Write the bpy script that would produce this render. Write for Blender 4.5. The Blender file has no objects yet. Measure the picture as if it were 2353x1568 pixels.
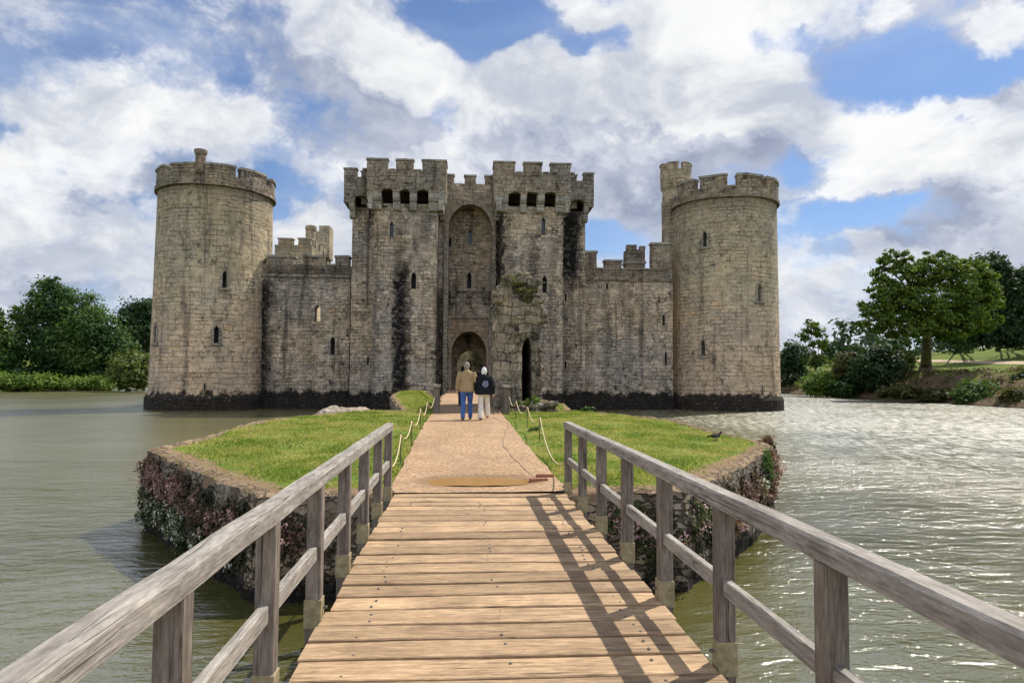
import bpy, bmesh, math, random
import numpy as np
from mathutils import Vector, Matrix, noise

R = math.radians
rnd = random.Random(11)
sc = bpy.context.scene
COL = sc.collection

# ------------------------------------------------------------------ camera
CZ = 3.05
YAW, ROLL, FPX = R(4.2), R(0.35), 1568.0
PITCH = math.atan(77 / FPX)
_f = Vector((math.sin(YAW) * math.cos(PITCH), math.cos(YAW) * math.cos(PITCH), math.sin(PITCH)))
_r0 = Vector((math.cos(YAW), -math.sin(YAW), 0))
_u0 = _r0.cross(_f)
_r = _r0 * math.cos(ROLL) + _u0 * math.sin(ROLL)
_u = _u0 * math.cos(ROLL) - _r0 * math.sin(ROLL)
cam = bpy.data.cameras.new('camera')
cam.lens = 24
cam.sensor_width = 36
cam.clip_end = 6000
cam.clip_start = 0.05
co = bpy.data.objects.new('camera', cam)
COL.objects.link(co)
co.matrix_world = Matrix(((_r.x, _u.x, -_f.x, 0), (_r.y, _u.y, -_f.y, 0), (_r.z, _u.z, -_f.z, CZ), (0, 0, 0, 1)))
sc.camera = co


def ray(x, y):
    return _f * FPX + _r * (x - 1176) - _u * (y - 784)


def at(x, y, Y):
    """real point at world depth Y seen at a place of the photograph"""
    d = ray(x, y)
    return Vector((0, 0, CZ)) + d * (Y / d.y)


def PX(x, Y, y=700):
    return at(x, y, Y).x


def PZ(x, y, Y):
    return at(x, y, Y).z


# ------------------------------------------------------------------ mesh helpers
def lerp(a, b, t):
    return a + (b - a) * t


def sstep(a, b, x):
    t = max(0.0, min(1.0, (x - a) / (b - a)))
    return t * t * (3 - 2 * t)


def tag(o, label=None, cat=None, group=None, kind=None):
    if label: o['label'] = label
    if cat: o['category'] = cat
    if group: o['group'] = group
    if kind: o['kind'] = kind
    return o


def empty(name, loc, label=None, cat=None, group=None):
    o = bpy.data.objects.new(name, None)
    o.empty_display_size = 0.3
    o.location = loc
    COL.objects.link(o)
    return tag(o, label, cat, group)


def setparent(o, p):
    o.parent = p
    m = Matrix.Translation(p.location)
    q = p.parent
    while q is not None:
        m = Matrix.Translation(q.location) @ m if False else m
        q = q.parent
    o.matrix_parent_inverse = p_world(p).inverted()


def p_world(p):
    return Matrix.Translation(p['_w']) if '_w' in p else Matrix.Translation(p.location)


def wpos(o):
    return Vector(o['_w']) if '_w' in o else Vector(o.location)


def auto_uv(bm, cyl=None):
    uvl = bm.loops.layers.uv.verify()
    bm.normal_update()
    for f in bm.faces:
        n = f.normal
        if cyl and abs(n.z) < 0.7:
            cx, cy, r = cyl
            a0 = None
            for l in f.loops:
                a = math.atan2(l.vert.co.y - cy, l.vert.co.x - cx)
                if a0 is None: a0 = a
                while a - a0 > math.pi: a -= 2 * math.pi
                while a - a0 < -math.pi: a += 2 * math.pi
                l[uvl].uv = (a * r, l.vert.co.z)
        else:
            for l in f.loops:
                c = l.vert.co
                if abs(n.z) > 0.75: l[uvl].uv = (c.x, c.y)
                elif abs(n.x) > abs(n.y): l[uvl].uv = (c.y + 0.37, c.z)
                else: l[uvl].uv = (c.x, c.z)


def mk(name, bm, mats, parent=None, smooth=False, cyl=None, uv=True, label=None, recalc=True):
    if recalc:
        bmesh.ops.recalc_face_normals(bm, faces=bm.faces[:])
    if uv: auto_uv(bm, cyl)
    me = bpy.data.meshes.new(name)
    bm.to_mesh(me)
    bm.free()
    return mkme(name, me, mats, parent, smooth, label)


def mkme(name, me, mats, parent=None, smooth=False, label=None):
    if not isinstance(mats, (list, tuple)): mats = [mats]
    for m in mats: me.materials.append(m)
    if smooth:
        me.polygons.foreach_set('use_smooth', [True] * len(me.polygons))
    o = bpy.data.objects.new(name, me)
    # origin at the middle of the mesh's base, so that every object sits where it stands
    if len(me.vertices):
        a = np.empty(len(me.vertices) * 3, dtype=np.float32)
        me.vertices.foreach_get('co', a)
        a = a.reshape(-1, 3)
        c = Vector(((a[:, 0].min() + a[:, 0].max()) / 2, (a[:, 1].min() + a[:, 1].max()) / 2, a[:, 2].min()))
        me.transform(Matrix.Translation(-c))
        o.location = c
        ow = c
    else:
        ow = Vector((0, 0, 0))
    COL.objects.link(o)
    if parent:
        o.parent = parent
        o.location = ow - WP[parent.name]
    WP[o.name] = ow.copy()
    if label: o['label'] = label
    return o


WP = {}          # world position of every object built (none is rotated)


def root(name, loc, label, cat, group=None):
    o = empty(name, loc, label, cat, group)
    WP[o.name] = Vector(loc)
    return o


def box(bm, x0, x1, y0, y1, z0, z1, mi=0):
    v = [bm.verts.new(p) for p in ((x0, y0, z0), (x1, y0, z0), (x1, y1, z0), (x0, y1, z0), (x0, y0, z1), (x1, y0, z1), (x1, y1, z1), (x0, y1, z1))]
    for q in ((0, 3, 2, 1), (4, 5, 6, 7), (0, 1, 5, 4), (1, 2, 6, 5), (2, 3, 7, 6), (3, 0, 4, 7)):
        f = bm.faces.new([v[i] for i in q])
        f.material_index = mi
    return v


def prism_y(bm, pts, y0, y1, mi=0):
    """polygon of (x, z) points extruded along Y"""
    a = [bm.verts.new((x, y0, z)) for x, z in pts]
    b = [bm.verts.new((x, y1, z)) for x, z in pts]
    n = len(pts)
    fs = [bm.faces.new(a), bm.faces.new(b[::-1])]
    for i in range(n):
        fs.append(bm.faces.new((a[i], b[i], b[(i + 1) % n], a[(i + 1) % n])))
    for f in fs: f.material_index = mi
    return fs


def prism_x(bm, pts, x0, x1, mi=0):
    """polygon of (y, z) points extruded along X"""
    a = [bm.verts.new((x0, y, z)) for y, z in pts]
    b = [bm.verts.new((x1, y, z)) for y, z in pts]
    n = len(pts)
    fs = [bm.faces.new(a), bm.faces.new(b[::-1])]
    for i in range(n):
        fs.append(bm.faces.new((a[i], b[i], b[(i + 1) % n], a[(i + 1) % n])))
    for f in fs: f.material_index = mi


def beam(bm, p, q, w, h, ch=0.0, mi=0):
    """rectangular beam from p to q, w wide, h high, chamfered upper edges"""
    p, q = Vector(p), Vector(q)
    d = (q - p).normalized()
    s = d.cross(Vector((0, 0, 1)))
    s = Vector((1, 0, 0)) if s.length < 1e-4 else s.normalized()
    t = s.cross(d)
    prof = [(-w / 2, -h / 2), (w / 2, -h / 2), (w / 2, h / 2 - ch), (w / 2 - ch, h / 2), (-w / 2 + ch, h / 2), (-w / 2, h / 2 - ch)] if ch else [(-w / 2, -h / 2), (w / 2, -h / 2), (w / 2, h / 2), (-w / 2, h / 2)]
    A = [bm.verts.new(p + s * a + t * b) for a, b in prof]
    B = [bm.verts.new(q + s * a + t * b) for a, b in prof]
    n = len(prof)
    fs = [bm.faces.new(A), bm.faces.new(B[::-1])]
    for i in range(n): fs.append(bm.faces.new((A[i], B[i], B[(i + 1) % n], A[(i + 1) % n])))
    for f in fs: f.material_index = mi


def tube(bm, pts, rad, seg=10, mi=0, cap=True):
    pts = [Vector(p) for p in pts]
    rings = []
    up = Vector((0.13, 0.95, 0.2)).normalized()
    for i, p in enumerate(pts):
        d = (pts[min(i + 1, len(pts) - 1)] - pts[max(i - 1, 0)])
        d = d.normalized() if d.length > 1e-9 else Vector((0, 0, 1))
        s = d.cross(up)
        if s.length < 0.05: s = d.cross(Vector((1, 0, 0)))
        s.normalize()
        t = s.cross(d)
        r = rad[i] if isinstance(rad, (list, tuple)) else rad
        ra, rb = r if isinstance(r, (list, tuple)) else (r, r)
        rings.append([bm.verts.new(p + s * (math.cos(2 * math.pi * k / seg) * ra) + t * (math.sin(2 * math.pi * k / seg) * rb)) for k in range(seg)])
    fs = []
    for a, b in zip(rings, rings[1:]):
        for k in range(seg):
            fs.append(bm.faces.new((a[k], a[(k + 1) % seg], b[(k + 1) % seg], b[k])))
    if cap:
        fs.append(bm.faces.new(rings[0][::-1]))
        fs.append(bm.faces.new(rings[-1]))
    for f in fs: f.material_index = mi


def ell(bm, c, r, sub=2, mi=0, rot=None):
    m = Matrix.Translation(c) @ (rot.to_4x4() if rot else Matrix()) @ Matrix.Diagonal((r[0], r[1], r[2], 1))
    g = bmesh.ops.create_icosphere(bm, subdivisions=sub, radius=1, matrix=m)
    for v in g['verts']:
        for f in v.link_faces: f.material_index = mi


def evalmods(bm, mods, uvcyl=None):
    """run modifiers (list of (type, settings)) over a bmesh, hand back a bmesh"""
    me = bpy.data.meshes.new('tmp')
    bm.to_mesh(me)
    bm.free()
    o = bpy.data.objects.new('tmp', me)
    COL.objects.link(o)
    for t, s in mods:
        m = o.modifiers.new(t, t)
        for k, v in s.items(): setattr(m, k, v)
    dg = bpy.context.evaluated_depsgraph_get()
    e = bpy.data.meshes.new_from_object(o.evaluated_get(dg))
    b = bmesh.new()
    b.from_mesh(e)
    bpy.data.objects.remove(o)
    bpy.data.meshes.remove(me)
    bpy.data.meshes.remove(e)
    return b


def carve(bm, cutters):
    """boolean difference of closed cutter bmesh from bm"""
    if cutters is None or len(cutters.faces) == 0: return bm
    bmesh.ops.recalc_face_normals(bm, faces=bm.faces[:])
    bmesh.ops.recalc_face_normals(cutters, faces=cutters.faces[:])
    cm = bpy.data.meshes.new('cut')
    cutters.to_mesh(cm)
    cutters.free()
    c = bpy.data.objects.new('cut', cm)
    COL.objects.link(c)
    r = evalmods(bm, [('BOOLEAN', dict(operation='DIFFERENCE', solver='EXACT', object=c))])
    bpy.data.objects.remove(c)
    bpy.data.meshes.remove(cm)
    return r


def merge(bm, other):
    me = bpy.data.meshes.new('m')
    other.to_mesh(me)
    other.free()
    bm.from_mesh(me)
    bpy.data.meshes.remove(me)


def weather(b, amp=0.045, scale=0.9, cut=0.9):
    """wear straight masonry edges: split long edges, then shift by a continuous noise field"""
    for _ in range(3):
        es = [e for e in b.edges if e.calc_length() > cut]
        if not es: break
        bmesh.ops.subdivide_edges(b, edges=es, cuts=1, use_grid_fill=True)
    for v in b.verts:
        q = v.co * scale
        v.co += Vector((noise.fractal(q, 1, 2, 3), noise.fractal(q + Vector((7, 1, 4)), 1, 2, 3), noise.fractal(q + Vector((2, 9, 5)), 1, 2, 3) * 1.2)) * amp


def roughen(bm, amp, scale, seed=0, freq2=None):
    bm.normal_update()
    off = Vector((seed * 7.3, seed * 3.1, seed * 1.7))
    for v in bm.verts:
        n = v.normal
        a = noise.fractal(v.co * scale + off, 1.0, 2.0, 4)
        v.co += n * a * amp


# ------------------------------------------------------------------ node helper
class NT:
    def __init__(s, nt):
        s.t = nt

    def n(s, typ, ins=None, **kw):
        nd = s.t.nodes.new(typ)
        for k, v in kw.items(): setattr(nd, k, v)
        for k, v in (ins or {}).items():
            if isinstance(v, bpy.types.NodeSocket): s.t.links.new(v, nd.inputs[k])
            else: nd.inputs[k].default_value = v
        return nd

    def m(s, op, a, b=0.0, c=None, clamp=False):
        i = {0: a, 1: b}
        if c is not None: i[2] = c
        return s.n('ShaderNodeMath', i, operation=op, use_clamp=clamp).outputs[0]

    def v(s, op, a, b=(0, 0, 0)):
        nd = s.n('ShaderNodeVectorMath', {0: a, 1: b}, operation=op)
        return nd.outputs['Value'] if op in ('LENGTH', 'DOT_PRODUCT', 'DISTANCE') else nd.outputs[0]

    def vs(s, a, k):
        return s.n('ShaderNodeVectorMath', {0: a, 'Scale': k}, operation='SCALE').outputs[0]

    def noise(s, vec, scale=1.0, detail=4.0, rough=0.5, dist=0.0, col=False):
        nd = s.n('ShaderNodeTexNoise', {'Vector': vec, 'Scale': scale, 'Detail': detail, 'Roughness': rough, 'Distortion': dist})
        return nd.outputs['Color' if col else 'Fac']

    def mr(s, v, a, b, c=0.0, d=1.0, smooth=True):
        return s.n('ShaderNodeMapRange', {'Value': v, 'From Min': a, 'From Max': b, 'To Min': c, 'To Max': d},
                   interpolation_type='SMOOTHSTEP' if smooth else 'LINEAR', clamp=True).outputs[0]

    def mix(s, f, a, b, mode='MIX'):
        c = lambda q: q if isinstance(q, bpy.types.NodeSocket) else (tuple(q) + (1,) if len(q) == 3 else q)
        return s.n('ShaderNodeMixRGB', {'Fac': f, 'Color1': c(a), 'Color2': c(b)}, blend_type=mode).outputs[0]

    def ramp(s, f, stops):
        nd = s.n('ShaderNodeValToRGB', {'Fac': f})
        e = nd.color_ramp.elements
        while len(e) < len(stops): e.new(0.5)
        for q, (p, c) in zip(e, stops):
            q.position = p
            q.color = tuple(c) + (1,) if len(c) == 3 else c
        return nd.outputs[0]

    def sep(s, v):
        nd = s.n('ShaderNodeSeparateXYZ', {0: v})
        return nd.outputs

    def comb(s, x, y, z):
        return s.n('ShaderNodeCombineXYZ', {0: x, 1: y, 2: z}).outputs[0]


def newmat(name):
    m = bpy.data.materials.new(name)
    m.use_nodes = True
    m.node_tree.nodes.clear()
    g = NT(m.node_tree)
    return m, g


def finish(g, col, rough=0.85, bump=None, bdist=0.02, bstr=1.0, spec=0.25, **kw):
    ins = {'Base Color': col if isinstance(col, bpy.types.NodeSocket) else tuple(col) + (1,), 'Roughness': rough, 'Specular IOR Level': spec}
    if bump is not None:
        ins['Normal'] = g.n('ShaderNodeBump', {'Height': bump, 'Distance': bdist, 'Strength': bstr}).outputs[0]
    ins.update(kw)
    p = g.n('ShaderNodeBsdfPrincipled', ins)
    g.n('ShaderNodeOutputMaterial', {'Surface': p.outputs[0]})
    return p


def plain(name, c, rough=0.7, var=0.25, scale=6.0, spec=0.3):
    m, g = newmat(name)
    pos = g.n('ShaderNodeNewGeometry').outputs['Position']
    n = g.noise(pos, scale, 5, 0.6)
    k = g.mr(n, 0.3, 0.7, 1 - var, 1 + var, False)
    col = g.vs(tuple(c), k) if False else g.mix(1.0, c, g.comb(k, k, k), 'MULTIPLY')
    finish(g, col, rough, n, 0.01, 0.4, spec)
    return m


def stone(name, tint, grey, bw=0.75, rh=0.38, dark_marks=(), damp=1.15, uvd=0.10, spots=1.0, gain=1.0, top=None, moss=0.0, bvar=0.16, rubble=0.0, tall=False):
    m, g = newmat(name)
    uv = g.n('ShaderNodeUVMap').outputs[0]
    pos = g.n('ShaderNodeNewGeometry').outputs['Position']
    X, Y, Z = g.sep(pos)
    wob = g.vs(g.v('SUBTRACT', g.noise(uv, 0.7, 5, 0.65, col=True), (0.5, 0.5, 0.5)), uvd * 2.6)
    uvw = g.v('ADD', uv, wob)
    big = g.noise(pos, 0.22, 6, 0.6)
    med = g.noise(pos, 1.3, 9, 0.70)
    fine = g.noise(pos, 6.0, 8, 0.72)
    if rubble:
        vo = g.n('ShaderNodeTexVoronoi', {'Vector': g.v('MULTIPLY', g.v('ADD', pos, g.vs(g.noise(pos, 2.0, 4, 0.6, col=True), 0.35)), (1.0, 1.0, 2.2)), 'Scale': rubble, 'Randomness': 1.0})
        v2 = g.n('ShaderNodeTexVoronoi', {'Vector': g.v('MULTIPLY', g.v('ADD', pos, g.vs(g.noise(pos, 2.0, 4, 0.6, col=True), 0.35)), (1.0, 1.0, 2.2)), 'Scale': rubble, 'Randomness': 1.0}, feature='DISTANCE_TO_EDGE')
        per = g.sep(vo.outputs['Color'])[0]
        mort = g.m('MULTIPLY', g.mr(v2.outputs['Distance'], 0.02, 0.12, 1, 0), g.mr(med, 0.36, 0.52))
    else:
        br = g.n('ShaderNodeTexBrick', {'Vector': uvw, 'Color1': (0, 0, 0, 1), 'Color2': (1, 1, 1, 1), 'Mortar': (0.5, 0.5, 0.5, 1), 'Scale': 1.0,
                                        'Mortar Size': 0.028, 'Mortar Smooth': 0.8, 'Brick Width': bw, 'Row Height': rh, 'Bias': 0.0}, offset=0.5, squash=0.7, squash_frequency=3)
        b2 = g.n('ShaderNodeTexBrick', {'Vector': g.v('ADD', uvw, (0.31, 0.17, 0.0)), 'Color1': (0, 0, 0, 1), 'Color2': (1, 1, 1, 1), 'Mortar': (0.5, 0.5, 0.5, 1), 'Scale': 1.0,
                                        'Mortar Size': 0.030, 'Mortar Smooth': 0.9, 'Brick Width': bw * 0.68, 'Row Height': rh * 0.74, 'Bias': 0.0}, offset=0.42, squash=1.5, squash_frequency=2)
        sel = g.mr(g.noise(g.v('MULTIPLY', pos, (0.5, 0.5, 1.0)), 0.55, 3, 0.5), 0.50, 0.53)
        per = g.mix(sel, br.outputs['Color'], b2.outputs['Color'])
        # joints come and go where the face has weathered
        mort = g.m('MULTIPLY', g.m('ADD', g.m('MULTIPLY', br.outputs['Fac'], g.m('SUBTRACT', 1.0, sel)), g.m('MULTIPLY', b2.outputs['Fac'], sel)), g.mr(g.noise(pos, 0.9, 7, 0.7), 0.42, 0.60, 0.08, 1.0))
    col = g.mix(g.mr(big, 0.35, 0.65), tint, grey)
    if tall:   # colour beds of the stone courses: olive grey high up, pinkish buff low down
        zz = g.m('ADD', Z, g.m('MULTIPLY', g.m('SUBTRACT', big, 0.5), 9.0))
        col = g.mix(1.0, col, g.ramp(g.mr(zz, 1.0, 20.0, 0, 1, False), [(0.0, (1.10, 1.02, 0.98)), (0.30, (1.10, 1.04, 1.0)), (0.55, (0.98, 0.99, 0.92)), (0.80, (0.80, 0.82, 0.76)), (1.0, (0.80, 0.82, 0.78))]), 'MULTIPLY')
    pk = g.mr(per, 0.0, 1.0, 1 - bvar, 1 + bvar, False)
    col = g.mix(1.0, col, g.comb(pk, pk, pk), 'MULTIPLY')
    och = g.m('MULTIPLY', g.mr(per, 0.80, 0.98), g.mr(g.noise(pos, 0.35, 4), 0.50, 0.66))
    col = g.mix(g.m('MULTIPLY', och, 0.6), col, (tint[0] * 1.12, tint[1] * 0.92, tint[2] * 0.66))
    mk_ = g.mr(med, 0.28, 0.72, 1 - 0.50 * spots, 1 + 0.46 * spots, False)
    col = g.mix(1.0, col, g.comb(mk_, mk_, mk_), 'MULTIPLY')
    fk = g.mr(fine, 0.3, 0.7, 0.80, 1.20, False)
    col = g.mix(1.0, col, g.comb(fk, fk, fk), 'MULTIPLY')
    lich = g.m('MULTIPLY', g.mr(fine, 0.50, 0.64), g.mr(g.noise(pos, 0.5, 7, 0.68), 0.45, 0.60))
    col = g.mix(g.m('MULTIPLY', lich, 0.60 * spots), col, (0.62, 0.58, 0.52))
    dk = g.m('MULTIPLY', g.mr(g.noise(pos, 2.1, 10, 0.76), 0.51, 0.63), g.mr(g.noise(pos, 0.33, 6, 0.62), 0.40, 0.58))
    col = g.mix(g.m('MULTIPLY', dk, min(1.0, 0.85 * spots)), col, (0.032, 0.028, 0.025))
    st = g.noise(g.v('MULTIPLY', pos, (1.3, 1.3, 0.09)), 1.0, 8, 0.68)
    col = g.mix(g.m('MULTIPLY', g.mr(st, 0.52, 0.68), min(1.0, 0.62 * spots)), col, (0.055, 0.048, 0.042))
    col = g.mix(g.m('MULTIPLY', mort, 0.72), col, (0.05, 0.043, 0.036))
    tot = None
    jx = g.m('ADD', X, g.m('ADD', g.m('MULTIPLY', g.m('SUBTRACT', med, 0.5), 2.4), g.m('MULTIPLY', g.m('SUBTRACT', fine, 0.5), 1.3)))
    jz = g.m('ADD', Z, g.m('MULTIPLY', g.m('SUBTRACT', med, 0.5), 3.0))
    for (x0, x1, z0, z1, a, s) in dark_marks:
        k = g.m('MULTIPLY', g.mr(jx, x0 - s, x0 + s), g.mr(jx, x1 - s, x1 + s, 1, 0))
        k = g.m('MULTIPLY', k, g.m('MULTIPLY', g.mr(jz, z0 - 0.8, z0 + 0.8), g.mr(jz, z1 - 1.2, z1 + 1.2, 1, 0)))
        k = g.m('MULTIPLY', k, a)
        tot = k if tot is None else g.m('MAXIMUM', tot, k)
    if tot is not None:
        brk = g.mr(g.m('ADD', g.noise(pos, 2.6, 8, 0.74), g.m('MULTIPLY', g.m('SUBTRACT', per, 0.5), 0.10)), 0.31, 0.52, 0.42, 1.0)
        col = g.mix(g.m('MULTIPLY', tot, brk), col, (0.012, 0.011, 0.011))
    if damp:
        k = g.mr(g.m('ADD', Z, g.m('MULTIPLY', g.m('SUBTRACT', med, 0.5), 2.2)), damp - 0.2, damp + 0.2, 1, 0)
        k = g.m('MULTIPLY', k, g.mr(fine, 0.66, 0.58, 0.55, 1.0))
        col = g.mix(g.m('MULTIPLY', k, 0.96), col, (0.013, 0.012, 0.011))
    if moss:
        nz = g.sep(g.n('ShaderNodeNewGeometry').outputs['Normal'])[2]
        k = g.m('MULTIPLY', g.mr(nz, 0.1, 0.6), g.mr(g.noise(pos, 2.2, 5), 0.40, 0.55))
        col = g.mix(g.m('MULTIPLY', k, moss), col, (0.26, 0.22, 0.07))
    if top:   # dry soil and grass litter lying on the upward faces
        nz = g.sep(g.n('ShaderNodeNewGeometry').outputs['Normal'])[2]
        k = g.m('MULTIPLY', g.mr(g.m('ADD', nz, g.m('MULTIPLY', g.m('SUBTRACT', med, 0.5), 0.7)), 0.25, 0.6), g.mr(Z, 1.05, 1.25))
        col = g.mix(g.m('MULTIPLY', k, 0.9), col, g.mix(g.mr(fine, 0.35, 0.65), top, (top[0] * 0.6, top[1] * 0.55, top[2] * 0.5)))
    h = g.m('ADD', g.m('MULTIPLY', mort, -0.75), g.m('ADD', g.m('MULTIPLY', med, 0.8), g.m('ADD', g.m('MULTIPLY', fine, 0.45), g.m('MULTIPLY', per, 0.30))))
    if gain != 1.0: col = g.mix(1.0, col, (gain, gain, gain), 'MULTIPLY')
    finish(g, col, 0.92, h, 0.13, 1.0, 0.15)
    return m


def wood(name, base, dark, axis, knots=True, gap=0.5):
    m, g = newmat(name)
    geo = g.n('ShaderNodeNewGeometry')
    pos = geo.outputs['Position']
    rp = geo.outputs['Random Per Island']
    off = g.comb(g.m('MULTIPLY', rp, 37.0), g.m('MULTIPLY', rp, 91.0), g.m('MULTIPLY', rp, 53.0))
    p = g.v('ADD', pos, off)
    sc_ = [26.0, 26.0, 26.0]
    sc_[axis] = 2.4
    ps = g.v('MULTIPLY', p, tuple(sc_))
    gr = g.noise(ps, 1.0, 8, 0.62, 0.6)
    sc2 = [90.0, 90.0, 90.0]
    sc2[axis] = 8.0
    gf = g.noise(g.v('MULTIPLY', p, tuple(sc2)), 1.0, 4, 0.6)
    blot = g.noise(p, 2.0, 6, 0.65)
    col = g.mix(g.mr(gr, 0.30, 0.72), base, dark)
    k = g.mr(rp, 0, 1, 0.70, 1.18, False)
    col = g.mix(1.0, col, g.comb(k, k, k), 'MULTIPLY')
    k = g.mr(gf, 0.3, 0.7, 0.80, 1.16, False)
    col = g.mix(1.0, col, g.comb(k, k, k), 'MULTIPLY')
    k = g.mr(blot, 0.3, 0.7, 0.74, 1.20, False)
    col = g.mix(1.0, col, g.comb(k, k, k), 'MULTIPLY')
    # long drying cracks
    sc3 = [22.0, 22.0, 22.0]
    sc3[axis] = 0.35
    cr = g.noise(g.v('MULTIPLY', p, tuple(sc3)), 1.0, 3, 0.5, 0.4)
    crk = g.m('MULTIPLY', g.mr(g.m('ABSOLUTE', g.m('SUBTRACT', cr, 0.5)), 0.0, 0.012, 1, 0), g.mr(g.noise(p, 1.1, 3), 0.44, 0.56))
    col = g.mix(g.m('MULTIPLY', crk, gap), col, (dark[0] * 0.28, dark[1] * 0.26, dark[2] * 0.25))
    if knots:
        vo = g.n('ShaderNodeTexVoronoi', {'Vector': g.v('MULTIPLY', p, (1.5, 2.2, 1.5)), 'Scale': 1.0, 'Randomness': 1.0}).outputs['Distance']
        col = g.mix(g.mr(vo, 0.03, 0.075, 0.65, 0), col, (dark[0] * 0.45, dark[1] * 0.5, dark[2] * 0.7))
    spk = g.noise(g.v('MULTIPLY', p, tuple(9.0 if i == axis else 45.0 for i in range(3))), 1.0, 6, 0.75)
    k = g.mr(spk, 0.30, 0.70, 0.66, 1.34, False)
    col = g.mix(1.0, col, g.comb(k, k, k), 'MULTIPLY')
    h = g.m('ADD', g.m('MULTIPLY', gr, 0.6), g.m('SUBTRACT', g.m('ADD', g.m('MULTIPLY', gf, 0.35), g.m('MULTIPLY', spk, 0.5)), crk))
    finish(g, col, 0.8, h, 0.008, 0.8, 0.2)
    return m


def leafmat(name, cols, trans=0.3, rough=0.6, nscale=0.35, wr=0.65, wn=0.45):
    m, g = newmat(name)
    geo = g.n('ShaderNodeNewGeometry')
    rp = geo.outputs['Random Per Island']
    big = g.noise(geo.outputs['Position'], nscale, 4)
    f = g.m('ADD', g.m('MULTIPLY', rp, wr), g.m('MULTIPLY', g.mr(big, 0.25, 0.75), wn), clamp=True)
    n = len(cols)
    col = g.ramp(f, [(0.12 + 0.76 * i / max(1, n - 1), c) for i, c in enumerate(cols)])
    p = g.n('ShaderNodeBsdfPrincipled', {'Base Color': col, 'Roughness': rough, 'Specular IOR Level': 0.2})
    t = g.n('ShaderNodeBsdfTranslucent', {'Color': g.mix(1.0, col, (1.5, 1.6, 0.8), 'MULTIPLY')})
    mx = g.n('ShaderNodeMixShader', {0: trans, 1: p.outputs[0], 2: t.outputs[0]})
    g.n('ShaderNodeOutputMaterial', {'Surface': mx.outputs[0]})
    return m


# ------------------------------------------------------------------ light, sky
SUN = Vector((0.60, 0.45, 1.0)).normalized()
sl = bpy.data.lights.new('sun', 'SUN')
sl.energy = 5.0
sl.angle = R(0.53)
sl.color = (1.0, 0.94, 0.84)
so = bpy.data.objects.new('sun', sl)
COL.objects.link(so)
so.rotation_euler = SUN.to_track_quat('Z', 'Y').to_euler()

world = bpy.data.worlds.new('World')
sc.world = world
world.use_nodes = True
world.node_tree.nodes.clear()

# clouds and gaps, by compass direction: (photo x, photo y, half width, half height, amount)
BLOBS = [
    (1130, 60, 170, 70, -0.29), (970, 30, 100, 50, -0.20), (1390, 100, 120, 50, -0.19), (1345, 30, 60, 50, 0.16),
    (2010, 165, 180, 65, -0.28), (2240, 195, 120, 38, -0.22), (1830, 120, 80, 36, -0.16),
    (1010, 245, 45, 60, -0.13), (650, 430, 70, 45, -0.12), (560, 210, 160, 50, -0.05), (60, 90, 300, 110, -0.03),
    (1385, 545, 60, 35, -0.22), (1960, 485, 150, 42, -0.24), (1840, 400, 60, 50, -0.16), (2180, 520, 110, 30, -0.12),
    (20, 310, 60, 30, -0.16), (620, 490, 70, 25, -0.16), (190, 270, 40, 40, -0.06),
    (1300, 330, 420, 130, 0.16), (860, 110, 170, 100, 0.20), (930, 200, 110, 60, 0.14), (300, 220, 190, 110, 0.11), (110, 380, 190, 110, 0.13),
    (1620, 230, 330, 110, 0.18), (2200, 310, 220, 80, 0.14), (1650, 30, 220, 55, 0.22), (2270, 60, 120, 55, 0.16), (1240, 170, 110, 70, 0.16),
    (1500, 150, 110, 50, 0.14), (2100, 420, 200, 40, 0.12), (2200, 560, 250, 60, 0.09), (150, 560, 260, 80, 0.16), (520, 300, 150, 80, 0.10), (740, 540, 100, 60, 0.14),
]


def cloud_group():
    gt = bpy.data.node_groups.new('cloud_density', 'ShaderNodeTree')
    gt.interface.new_socket('Dir', in_out='INPUT', socket_type='NodeSocketVector')
    gt.interface.new_socket('D', in_out='OUTPUT', socket_type='NodeSocketFloat')
    g = NT(gt)
    d = g.n('NodeGroupInput').outputs[0]
    q = g.v('MULTIPLY', d, (1.0, 1.0, 1.55))
    warp = g.vs(g.v('SUBTRACT', g.noise(q, 2.6, 3, 0.5, col=True), (0.5, 0.5, 0.5)), 0.16)
    q = g.v('ADD', q, warp)
    n1 = g.noise(q, 5.2, 12, 0.62, 0.15)
    n2 = g.noise(q, 15.0, 9, 0.66, 0.0)
    D = g.m('ADD', g.m('MULTIPLY', n1, 0.74), g.m('MULTIPLY', n2, 0.26))
    dw = g.v('ADD', d, g.vs(g.v('SUBTRACT', g.noise(d, 9.0, 5, 0.6, col=True), (0.5, 0.5, 0.5)), 0.10))
    for (x, y, hw, hh, a) in BLOBS:
        c = ray(x, y).normalized()
        hor = math.hypot(x - 1176, y - 784) / FPX
        k = 1.0 / math.sqrt(1 + hor * hor)
        e = g.v('MULTIPLY', g.v('SUBTRACT', dw, tuple(c)), (FPX / hw / k, FPX / hw / k, FPX / hh / k))
        D = g.m('ADD', D, g.m('MULTIPLY', g.mr(g.v('LENGTH', e), 0.25, 1.5, 1, 0), a))
    g.n('NodeGroupOutput', {0: D})
    return gt


CG = cloud_group()
g = NT(world.node_tree)
dirv = g.n('ShaderNodeTexCoord').outputs['Generated']
dirv = g.v('NORMALIZE', dirv)
DX, DY, DZ = g.sep(dirv)


def dens(vec):
    nd = g.n('ShaderNodeGroup', {})
    nd.node_tree = CG
    g.t.links.new(vec, nd.inputs[0])
    return nd.outputs[0]


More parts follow.
